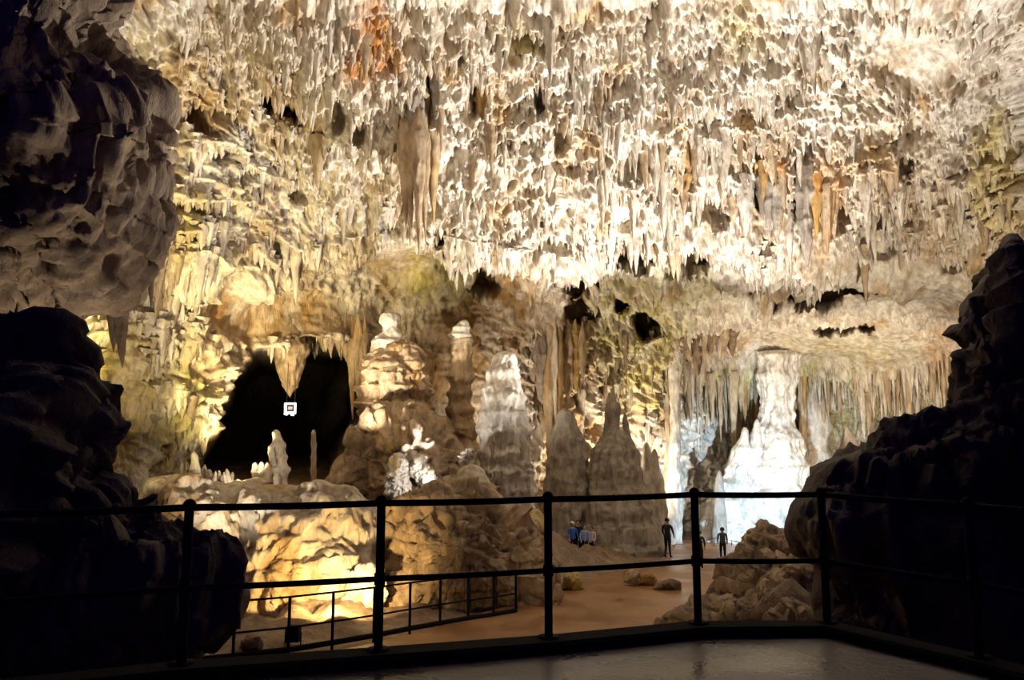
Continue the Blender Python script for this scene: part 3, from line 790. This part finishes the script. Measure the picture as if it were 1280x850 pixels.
# ================================================================== STALACTITES
def hang(ctrl, Y, c, var, seed, parent, pbase, name='stalactite', nth=28, nz=70, flute=0.5, tier=0.12):
    return lathe(name, ctrl, Y, c, var, 0.6, seed, nth, nz, tier, 5, flute, 0.15, parent, pbase)


def hanging_cluster(name, label, Y, basepx, items):
    b = P(*basepx, Y); e = empty(name, b); tag(e, label, 'stalactite')
    for k, (px_, pt, pb, hw, dY, c, var) in enumerate(items):
        hang([(px_, pt - 26, hw * 0.12), (px_, pt - 8, hw * 0.62), (px_, pt + (pb - pt) * .15, hw), (px_, pt + (pb - pt) * .5, hw * .72), (px_ + .5, pt + (pb - pt) * .8, hw * .4), (px_ + 1, pb, hw * .06)],
             Y + dY, c, var, 300 + k + int(px_), e, b, nth=56 if hw > 8 else 28, nz=96)
    return e


hanging_cluster('stalactite_cluster', 'big brown cluster of long fluted stalactites in the middle of the ceiling', 27.6, (515, 120), [
    (514, 105, 250, 17, 0, TAN, UMBER), (507, 150, 290, 7, -.4, TAN, UMBER), (513, 160, 288, 5, -.5, TAN, OCHRE), (523, 150, 318, 7.5, -.6, TAN, UMBER), (531, 160, 305, 5, -.3, TAN, UMBER),
    (541, 140, 282, 7, 0.1, TAN, OCHRE), (519, 120, 200, 9, -.5, GREY, UMBER)])
hanging_cluster('stalactite_cluster', 'tall grey stalactite leaning against the big brown cluster', 27.3, (545, 70), [
    (546, 40, 170, 9, 0, GREY, UMBER), (541, 28, 120, 5, -.2, UMBER, GREY), (551, 60, 190, 5, -.1, TAN, UMBER)])
hanging_cluster('stalactite_cluster', 'ochre brown stalactite with dark hollow near the big brown cluster', 28.2, (612, 110), [
    (610, 96, 200, 13, 0, OCHRE, UMBER), (615, 130, 222, 6, -.4, TAN, UMBER), (603, 100, 172, 6, -.3, OCHRE, UMBER), (629, 100, 168, 5, 0, OCHRE, UMBER)])
hanging_cluster('stalactite_cluster', 'pair of brown stalactites hanging side by side from pale ceiling', 28.6, (670, 100), [(664, 98, 165, 5, 0, TAN, UMBER), (677, 100, 160, 6, 0, UMBER, GREY), (657, 20, 66, 4, -2, UMBER, TAN)])
hanging_cluster('stalactite_cluster', 'rust streaked stalactite mass beside the longest grey stalactite', 29.3, (1030, 190), [
    (1028, 188, 285, 19, 0, OCHRE, RUST), (1020, 200, 300, 6, -.6, OCHRE, RUST), (1034, 200, 318, 8, -.6, TAN, RUST), (1042, 205, 300, 6, -.4, TAN, UMBER), (1050, 180, 262, 8, 0.2, OCHRE, UMBER)])
hanging_cluster('stalactite_cluster', 'longest dark grey stalactite tapering to a needle point', 29.0, (1010, 210), [(1008, 195, 336, 11, 0, GREY, UMBER), (1002, 190, 290, 6, .3, UMBER, GREY)])
hanging_cluster('stalactite_cluster', 'orange stalactite mass with twin grey tips', 29.6, (968, 200), [
    (966, 190, 270, 14, 0, OCHRE, RUST), (960, 215, 292, 6, -.5, GREY, UMBER), (971, 215, 306, 7, -.5, GREY, TAN), (978, 185, 290, 7, .1, OCHRE, RUST), (953, 210, 276, 6, 0, UMBER, GREY)])
hanging_cluster('stalactite_cluster', 'broad orange curtain stalactites next to the twin tipped mass', 29.8, (925, 200), [
    (925, 196, 262, 13, 0, OCHRE, RUST), (917, 205, 286, 8, -.3, TAN, UMBER), (931, 210, 290, 8, -.2, GREY, UMBER), (906, 205, 258, 6, 0, TAN, UMBER)])
hanging_cluster('stalactite_cluster', 'cream and brown stalactites under the dark hollow in the ceiling', 29.2, (860, 180), [
    (848, 178, 242, 7, 0, TAN, UMBER), (858, 185, 255, 7, .2, OCHRE, UMBER), (868, 160, 240, 4, -.3, TAN, UMBER), (878, 180, 240, 7, 0, CREAM, TAN), (890, 178, 240, 8, 0, CREAM, GREY), (900, 170, 250, 5, .1, TAN, UMBER)])
hanging_cluster('stalactite_cluster', 'white stalactites hanging over the smooth arch above the tunnel', 30.4, (368, 300), [
    (369, 268, 378, 6, 0, PALE, TAN), (358, 262, 345, 5, 0, PALE, TAN), (347, 265, 335, 4.5, 0, CREAM, TAN), (310, 250, 330, 7, -.5, TAN, OCHRE), (322, 250, 318, 6, -.5, TAN, OCHRE)])
hanging_cluster('stalactite_cluster', 'dark pair of stalactites hanging in front of the yellow wall', 16.2, (150, 370), [
    (141, 352, 440, 7, 0, UMBER, GREY), (152, 345, 460, 8, -.2, UMBER, GREY), (146, 335, 418, 15, 0, UMBER, TAN), (188, 310, 386, 4, 0.3, UMBER, TAN), (180, 300, 362, 6, 0.2, UMBER, TAN), (167, 330, 392, 5, .2, UMBER, TAN)])
hanging_cluster('stalactite_cluster', 'pointed brown rock pendant hanging from the tunnel roof above the sign', 34.2, (362, 430), [
    (362, 424, 497, 14, 0, TAN, UMBER), (349, 424, 472, 5, -.3, OLIVE, TAN), (374, 424, 468, 6, .4, TAN, UMBER)])
hanging_cluster('stalactite_cluster', 'long thin twin stalactites at the tunnel edge beside the tiered column', 36.2, (445, 430), [
    (440, 420, 524, 4, 0, TAN, OCHRE), (448, 418, 508, 5, 0, TAN, OCHRE), (432, 420, 452, 4, 0, TAN, OLIVE), (424, 420, 446, 4, 0, TAN, OLIVE), (413, 420, 448, 3.5, 0, TAN, OLIVE), (404, 418, 440, 4, .2, TAN, OLIVE), (456, 420, 450, 3, 0, TAN, OCHRE)])
hanging_cluster('stalactite_cluster', 'brown thick pillar like stalactites above the grey pointed stalagmite', 39.2, (700, 450), [
    (688, 420, 610, 7, 0, TAN, OCHRE), (699, 425, 560, 5, -.3, OCHRE, UMBER), (677, 430, 500, 7, 0, GREY, UMBER), (709, 425, 505, 7, .4, TAN, OLIVE), (719, 425, 490, 6, .4, OCHRE, OLIVE), (728, 428, 480, 4, 0, TAN, OLIVE), (694, 425, 540, 3, -.5, CREAM, TAN)])
hanging_cluster('stalactite_cluster', 'brown drapery stalactites under the lower ceiling ledge', 42.4, (870, 410), [
    (872, 400, 470, 9, 0, UMBER, TAN), (860, 402, 452, 7, 0, UMBER, TAN), (888, 402, 455, 6, 0, TAN, UMBER), (902, 400, 450, 8, .2, TAN, UMBER), (915, 402, 446, 7, .2, UMBER, TAN), (845, 404, 440, 6, 0, TAN, UMBER), (880, 405, 475, 3, -.3, TAN, UMBER)])
hanging_cluster('stalactite_cluster', 'rust brown stalactite fringe beneath the lip near the dark slit', 35.5, (900, 325), [
    (865, 318, 350, 10, 0, UMBER, TAN), (910, 318, 348, 7, 0, OCHRE, RUST), (925, 320, 352, 8, 0, TAN, OCHRE), (940, 322, 352, 6, 0, TAN, OCHRE), (878, 320, 345, 5, 0, PALE, TAN), (892, 320, 342, 5, 0, PALE, TAN)])


def cones(pts, L, R, colr, sides, ringn, seed):
    """many hanging cones at once -> verts, faces, colours"""
    n = len(pts); q = np.random.default_rng(seed)
    t = np.linspace(0, 1, ringn)
    prof = (1 - t) ** 0.75 * (1 - 0.25 * np.sin(t * 7.0)) + 0.03
    th = np.arange(sides) * 2 * math.pi / sides
    ang = q.uniform(0, 6.28, n)[:, None] + th[None]
    rad = R[:, None, None] * prof[None, :, None] * (1 + 0.28 * q.normal(size=(n, ringn, sides)))
    lean = q.normal(size=(n, 2)) * 0.04
    x = pts[:, 0, None, None] + rad * np.cos(ang)[:, None] + (lean[:, 0, None] * L[:, None] * t[None])[..., None]
    y = pts[:, 1, None, None] + rad * np.sin(ang)[:, None] + (lean[:, 1, None] * L[:, None] * t[None])[..., None]
    z = np.broadcast_to((pts[:, 2, None] - L[:, None] * t[None])[..., None], x.shape)
    v = np.stack([x, y, z], -1).reshape(-1, 3)
    g = grid_faces(ringn, sides, True)[:, ::-1]
    f = (g[None] + (np.arange(n) * ringn * sides)[:, None, None]).reshape(-1, 4)
    c = np.repeat(colr, ringn * sides, 0)
    return v, f, c


def sample_shell(n, box_, seed, minv=None):
    q = np.random.default_rng(seed)
    x0, x1, y0, y1 = box_
    px_ = q.uniform(x0, x1, n); py_ = q.uniform(y0, y1, n)
    j = np.clip(np.searchsorted(xs, px_), 0, NC - 1); i = np.clip(np.searchsorted(ys, py_), 0, NR - 1)
    k = i * NC + j
    return k


# zones: (box, count, length lo/hi, radius share, is ceiling)
def build_stalactites():
    q = np.random.default_rng(77)
    zones = [((215, 1290, -12, 318), 15000, 0.14, 0.62, .16), ((215, 1290, -12, 300), 420, 0.7, 1.7, .10), ((740, 1110, 150, 290), 260, 0.8, 2.2, .10), ((700, 1010, 60, 140), 350, 0.4, 1.3, .10), ((100, 240, 150, 420), 900, 0.3, 1.2, .14),
             ((300, 1000, 285, 325), 800, 0.2, 0.9, .12), ((1000, 1220, 200, 360), 600, 0.25, 1.0, .12)]
    zw = [((660, 960, 395, 480), 420, 0.4, 1.7, .09), ((660, 1000, 330, 395), 260, .2, .8, .12), ((850, 1215, 440, 480), 900, 0.8, 3.8, .055), ((330, 470, 405, 440), 220, 0.3, 1.2, .12),
          ((660, 850, 420, 520), 75, 1.0, 3.2, .04), ((100, 260, 380, 560), 420, 0.25, 1.0, .16), ((480, 680, 340, 560), 160, 0.2, 0.7, .16),
          ((850, 1010, 500, 640), 420, 0.3, 1.1, .15)]

    def gather(zs, seed):
        K, LL, RR = [], [], []
        for a, (bx, n, lo, hi, rs) in enumerate(zs):
            k = sample_shell(n, bx, seed + a)
            L = lo + (hi - lo) * q.random(n) ** 2.2
            # clumped: longer where the relief stands proud of the rock
            L = L * np.clip(0.55 + 0.8 * terr[k] + 0.5 * fbm(p0[k], 0.45, 2, 131), 0.3, 1.7)
            ok = ((pxf[k] < 1010 + 60 * wob[k]) | (pyf[k] > 150 + 30 * wob[k]) | (q.random(n) < .25)) & (smoothzone[k] < 0.45) & (td[k] < 8) & (holew[k] < 0.5)
            K.append(k[ok]); LL.append(L[ok]); RR.append(np.minimum(L[ok] * rs * q.uniform(.7, 1.4, ok.sum()) + 0.025, 0.34))
        return np.concatenate(K), np.concatenate(LL), np.concatenate(RR)

    def colours(k):
        c = col[k].copy()
        n = len(k); u = q.random(n)
        c = np.where((u < .34)[:, None], c * 0.65 + 0.35 * np.array(PALE), c)
        c = np.where(((u > .7) & (u < .9))[:, None], c * 0.5 + 0.5 * np.array(TAN), c)
        c = np.where((u > .93)[:, None], c * 0.4 + 0.6 * np.array(UMBER), c)
        return c

    # variants shared by the individually built ones
    variants = []
    for vi, cc in enumerate((CREAM, PALE, TAN, OCHRE, UMBER, CREAM, PALE, TAN)):
        qv = np.random.default_rng(500 + vi)
        sides, ringn = 12, 16
        t = np.linspace(0, 1, ringn); th = np.arange(sides) * 2 * math.pi / sides
        pr_ = (1 - t) ** 0.8 + 0.02
        rad = pr_[:, None] * (1 + 0.22 * qv.normal(size=sides)[None] + 0.10 * qv.normal(size=(ringn, sides)))
        v = np.stack([rad * np.cos(th)[None], rad * np.sin(th)[None], np.broadcast_to(-t[:, None], rad.shape)], -1).reshape(-1, 3)
        cl = rock_cols(v * np.array([.2, .2, 1]) + vi * 3.3, cc, UMBER, 0.6, vi, None, 2.0)
        variants.append(mk_mesh('stalactite', v, grid_faces(ringn, sides, True)[:, ::-1], ROCK, cl))

    vcol = np.array([v_ for v_ in (CREAM, PALE, TAN, OCHRE, UMBER, CREAM, PALE, TAN)])
    for zs, parent, seed, nind in ((zones, ceiling, 900, 300), (zw, wall_back, 950, 200)):
        K, L, R = gather(zs, seed)
        pts = shell[K] + np.array([0, 0.12, 0.0]) + Nn[K] * -0.08
        pts[:, 2] += np.minimum(0.25 * L, 0.35)
        apparent = L / shell[K][:, 1]
        order = np.argsort(-apparent)
        ind, rest = order[:nind], order[nind:]
        for a in ind:
            c = col[K[a]]
            d = np.linalg.norm(vcol - c, axis=1) + q.uniform(0, .12, 8)
            o = bpy.data.objects.new('stalactite', variants[int(np.argmin(d))])
            COL.objects.link(o); o.parent = parent
            o.location = pts[a]; o.scale = (R[a], R[a], L[a]); o.rotation_euler = (q.normal() * .02, q.normal() * .02, q.uniform(0, 6.28))
        v, f, c = cones(pts[rest], L[rest], R[rest], colours(K[rest]), 6, 4, seed + 3)
        s = obj('small_stalactites', v, f, ROCK, c, parent=parent); s['kind'] = 'stuff'


build_stalactites()


# ================================================================== RAILINGS
def merge(parts):
    vs, f4, f3, n = [], [], [], 0
    for v, fs in parts:
        fs = fs if isinstance(fs, list) else [fs]
        for f in fs:
            (f4 if f.shape[1] == 4 else f3).append(f + n)
        vs.append(v); n += len(v)
    out = []
    if f4: out.append(np.concatenate(f4))
    if f3: out.append(np.concatenate(f3))
    return np.concatenate(vs), out


def ball(c, r, ns=12, nr_=8):
    ph = np.linspace(0.02, math.pi - 0.02, nr_)
    pts = np.stack([np.full(nr_, c[0]), np.full(nr_, c[1]), c[2] + r * np.cos(ph)], 1)
    return tube(pts, r * np.sin(ph) + 1e-4, ns)


rb = np.array([0.275, 5.78, 0.0])
rail = empty('platform_railing', rb)
tag(rail, 'black tubular steel railing along the edge of the viewing platform', 'railing')
for (x, y) in POSTS:
    v, f = tube([(x, y, 0.06), (x, y, 0.3), (x, y, 0.7), (x, y, 1.09)], 0.031, 14)
    po = obj('post', v, f, STEEL, parent=rail, base=rb)
    for nm, (v, f) in (('finial', ball((x, y, 1.105), 0.044)), ('collar', tube([(x, y, 0.52), (x, y, 0.60)], 0.040, 14)), ('base_plate', tube([(x, y, 0.066), (x, y, 0.082)], 0.085, 16))):
        obj(nm, v, f, STEEL, parent=po, base=rb)
for (a, b) in zip(POSTS[:-1], POSTS[1:]):
    for nm, z, r in (('top_rail', 1.09, 0.024), ('mid_rail', 0.56, 0.021)):
        pts = [(a[0] + (b[0] - a[0]) * k / 6, a[1] + (b[1] - a[1]) * k / 6, z - 0.006 * math.sin(math.pi * k / 6)) for k in range(7)]
        v, f = tube(pts, r, 12)
        obj(nm, v, f, STEEL, parent=rail, base=rb)


def thin_railing(label, pts, h, rpost, rrail, kerb=False):
    pts = np.array(pts)
    b = pts[0]; e = empty('path_railing', b); tag(e, label, 'railing')
    for p in pts:
        v, f = tube([p - np.array([0, 0, .15]), p + np.array([0, 0, h])], rpost, 8)
        obj('post', v, f, STEEL, parent=e, base=b)
    for nm, z in (('top_rail', h), ('mid_rail', h * .45)):
        v, f = tube(pts + np.array([0, 0, z]), rrail, 8)
        obj(nm, v, f, STEEL, parent=e, base=b)
    if kerb:
        k = pts + np.array([0, 0, 0.06])
        v, f = tube(k, 0.06, 6)
        obj('kerb_bar', v, f, KERB, parent=e, base=b)
    return e


thin_railing('thin dark railing along the lower path under the mounds',
             [G(140, 838), G(212, 832), G(291, 824), G(360, 816), G(415, 807), G(467, 798), G(512, 789), G(550, 782), G(585, 776), G(617, 771), G(645, 766)], 1.08, 0.032, 0.022, True)
thin_railing('faint thin railing in the cool light at the far end', [P(866, 700, 41), P(893, 690, 41.5), P(915, 693, 42), P(936, 697, 42.5), P(957, 700, 43)], 0.75, 0.02, 0.014)


# ================================================================== SIGN IN THE TUNNEL
sg_mat = plain('lit_sign_white', (0.8, 0.8, 0.82), 0.5, 0, (0.92, 0.92, 1.0), 1.4)
sg_dark = plain('sign_dark', (0.02, 0.02, 0.03), 0.5)
sg_grey = plain('sign_grey', (0.3, 0.3, 0.34), 0.5, 0, (0.5, 0.48, 0.55), 0.35)
sb_ = P(363, 519, 33.5)
sign = empty('lit_sign', sb_); tag(sign, 'small glowing white square sign with dark centre hanging in the tunnel', 'sign')
S = 33.5 / F
c0 = P(363, 511, 33.5)
for dx, dz, bw, bh in ((0, 6.5, 14, 2.2), (-6, -.5, 3, 14), (6, 0, 2.2, 13), (0, -5, 13, 3.4), (-4.5, -7, 2.5, 2), (3, -7.3, 3.2, 2.6)):
    v, f = box(c0 + np.array([dx * S, 0, dz * S]), (bw * S, .08, bh * S)); obj('frame_bar', v, f, sg_mat, parent=sign, base=sb_, smooth=False)
v, f = box(c0 + np.array([0, .02, 1 * S]), (10 * S, .04, 9 * S)); obj('panel', v, f, sg_dark, parent=sign, base=sb_, smooth=False)
v, f = box(c0 + np.array([0, -.02, 1 * S]), (5 * S, .05, 3.6 * S)); obj('screen', v, f, sg_grey, parent=sign, base=sb_, smooth=False)
for sd in (-1, 1):
    v, f = tube([c0 + np.array([sd * 5 * S, 0.03, 7 * S]), c0 + np.array([sd * 5 * S, 0.03, 62 * S])], 0.012, 6)
    obj('hanger', v, f, sg_dark, parent=sign, base=sb_)

# floodlight box behind the thin railing
fb = P(366, 806, 15.9)
fl = empty('floodlight', fb); tag(fl, 'dark square floodlight box behind the thin path railing', 'lamp')
v, f = box(fb + np.array([0, 0, .22]), (.28, .2, .3)); obj('housing', v, f, STEEL, parent=fl, base=fb, smooth=False)
for sd in (-1, 1):
    v, f = tube([fb + np.array([sd * .16, 0, -.1]), fb + np.array([sd * .16, 0, .24])], .015, 6); obj('bracket', v, f, STEEL, parent=fl, base=fb)
v, f = box(fb + np.array([0, .11, .22]), (.24, .02, .26)); obj('glass', v, f, sg_grey, parent=fl, base=fb, smooth=False)


# ================================================================== PEOPLE
def cloth(name, c):
    return plain(name, c, 0.8)


SKIN = cloth('skin', (0.55, 0.36, 0.27))


def person(label, pos, h, heading, shirt, trousers, hair, arms=((0.12, 0.1), (0.12, 0.1)), stride=0.12, hood=None, group=None, bag=None, hat=None):
    """standing figure: one skinned body mesh with clothing colours, hair (or hood) as a child"""
    s = h / 1.75
    V_, E_, R_ = [], [], []

    def add(p, r, par=None):
        V_.append(p); R_.append(r)
        if par is not None: E_.append((par, len(V_) - 1))
        return len(V_) - 1
    pel = add((0, 0, .95), .15)
    wa = add((0, 0, 1.10), .135, pel); ch = add((0, -.01, 1.30), .165, wa); up_ = add((0, 0, 1.43), .11, ch)
    nk = add((0, -.01, 1.51), .055, up_); hd = add((0, -.02, 1.60), .085, nk); hd2 = add((0, -.015, 1.69), .088, hd); add((0, -.01, 1.745), .045, hd2)
    ns = add((0, -.115, 1.63), .016, hd)
    for sx, (fo, bend) in zip((-1, 1), arms):
        sh = add((sx * .19, 0, 1.41), .062, up_)
        el = add((sx * .25, -.02 - fo * .4, 1.13), .047, sh)
        wr_ = add((sx * .24, -.06 - fo, .90 + bend), .034, el)
        pa = add((sx * .235, -.075 - fo * 1.15, .84 + bend * 1.1), .038, wr_)
        for q_ in range(4):
            f1_ = add((sx * (.215 + .014 * q_), -.09 - fo * 1.2 - .004 * q_, .785 + bend * 1.1 + abs(q_ - 1.5) * .006), .010, pa)
            add((sx * (.208 + .013 * q_), -.11 - fo * 1.2, .745 + bend * 1.1 + abs(q_ - 1.5) * .008), .008, f1_)
        add((sx * .20, -.115 - fo * 1.15, .80 + bend * 1.1), .010, pa)
    for sx in (-1, 1):
        st = stride * sx
        hp = add((sx * .09, 0, .90), .105, pel)
        kn_ = add((sx * .10, -.02 - st * .5, .50), .068, hp)
        an = add((sx * .10, st * .8 + .02, .09), .045, kn_)
        he = add((sx * .10, st * .8 - .02, .045), .045, an)
        add((sx * .11, st * .8 - .17, .032), .034, he)
    me = bpy.data.meshes.new('body'); me.from_pydata([(x * s, y * s, z * s) for x, y, z in V_], E_, [])
    o = bpy.data.objects.new('tmp_body', me); COL.objects.link(o)
    sk = o.modifiers.new('skin', 'SKIN'); sk.use_smooth_shade = True
    for i_, r_ in enumerate(R_):
        d = me.skin_vertices[0].data[i_]; d.radius = (r_ * s, r_ * s); d.use_root = (i_ == 0)
    su = o.modifiers.new('sub', 'SUBSURF'); su.levels = 1; su.render_levels = 1
    dg = bpy.context.evaluated_depsgraph_get(); dg.update()
    nm = bpy.data.meshes.new_from_object(o.evaluated_get(dg))
    bpy.data.objects.remove(o)
    nm.name = 'body'
    nm.materials.clear()
    for m in (shirt, trousers, SKIN, KERB): nm.materials.append(m)
    for p in nm.polygons:
        c = p.center / s
        k = 0
        if c.z > 1.485: k = 2
        elif abs(c.x) > 0.185 and c.z < (0.9 + max(a[1] for a in arms)): k = 2
        elif c.z < 0.075: k = 3
        elif c.z < 0.96: k = 1
        p.material_index = k; p.use_smooth = True
    e = empty('person', pos); e.rotation_euler = (0, 0, heading); tag(e, label, 'person', group)
    link('body', nm, e)
    # hair / hood cap
    ph = np.linspace(0.03, 2.0 if hood else 1.75, 12)
    cc = np.array([0, 0.012, 1.66])
    rr = 0.118 if hood else 0.106
    pts = np.stack([np.zeros(12), 0.012 + 0.02 * (ph / 2), cc[2] + rr * 1.08 * np.cos(ph)], 1)
    v, f = tube(pts, rr * np.sin(ph) + 0.004, 16)
    obj('hood' if hood else 'hair', v * s, f, hair, parent=e)
    if hat:
        v, f = merge([tube([(0, 0, 1.70), (0, 0, 1.74), (0, 0, 1.80)], [0.112, 0.108, 0.07], 16), tube([(0, -.10, 1.712), (0, -.19, 1.705)], [0.07, 0.05], 10)])
        obj('cap', v * s, f, hat, parent=e)
    if bag:
        v, f = tube([(0, .20, 1.02), (0, .23, 1.1), (0, .23, 1.3), (0, .20, 1.42)], [.10, .14, .14, .08], 14)
        obj('backpack', v * s, f, bag, parent=e)
    return e


NAVY = cloth('navy_cloth', (0.015, 0.02, 0.04)); BLUE = cloth('blue_cloth', (0.05, 0.16, 0.62)); LBLUE = cloth('light_blue_cloth', (0.28, 0.45, 0.85))
PINK = cloth('pale_pink_cloth', (0.72, 0.55, 0.68)); BLACK = cloth('black_cloth', (0.012, 0.012, 0.014)); WHITEC = cloth('white_cloth', (0.8, 0.78, 0.76)); DHAIR = cloth('dark_hair', (0.02, 0.015, 0.012))
GREENC = cloth('grey_green_cloth', (0.06, 0.08, 0.075)); JEANS = cloth('dark_jeans', (0.02, 0.025, 0.05))


def stand(px_, pfoot, Y): return P(px_, pfoot, Y)


person('visitor in bright blue top and white cap beside the bell shaped stalagmite', G(716, 698), 1.62, 0.3, BLUE, BLACK, DHAIR, hat=WHITEC)
person('visitor in black standing close behind the one in the white cap', G(723, 697), 1.68, -0.2, BLACK, BLACK, DHAIR)
person('visitor in light blue shirt between the black and pink clad visitors', G(731, 698.5), 1.50, 0.1, LBLUE, NAVY, DHAIR)
person('visitor in pale pink top at the edge of the small group', G(740, 698), 1.42, -0.5, PINK, BLACK, DHAIR)
person('lone visitor in dark clothes standing beside the bell shaped stalagmite', G(835, 697), 1.78, 2.6, NAVY, NAVY, DHAIR, stride=0.1)
person('visitor in hooded grey green jacket walking on the wet path with a backpack', G(875, 711), 1.5, 2.9, GREENC, BLACK, GREENC, hood=True, bag=BLACK)
person('hooded visitor half hidden by the jagged boulder heap', G(904, 702), 1.45, 2.9, GREENC, BLACK, GREENC, hood=True)
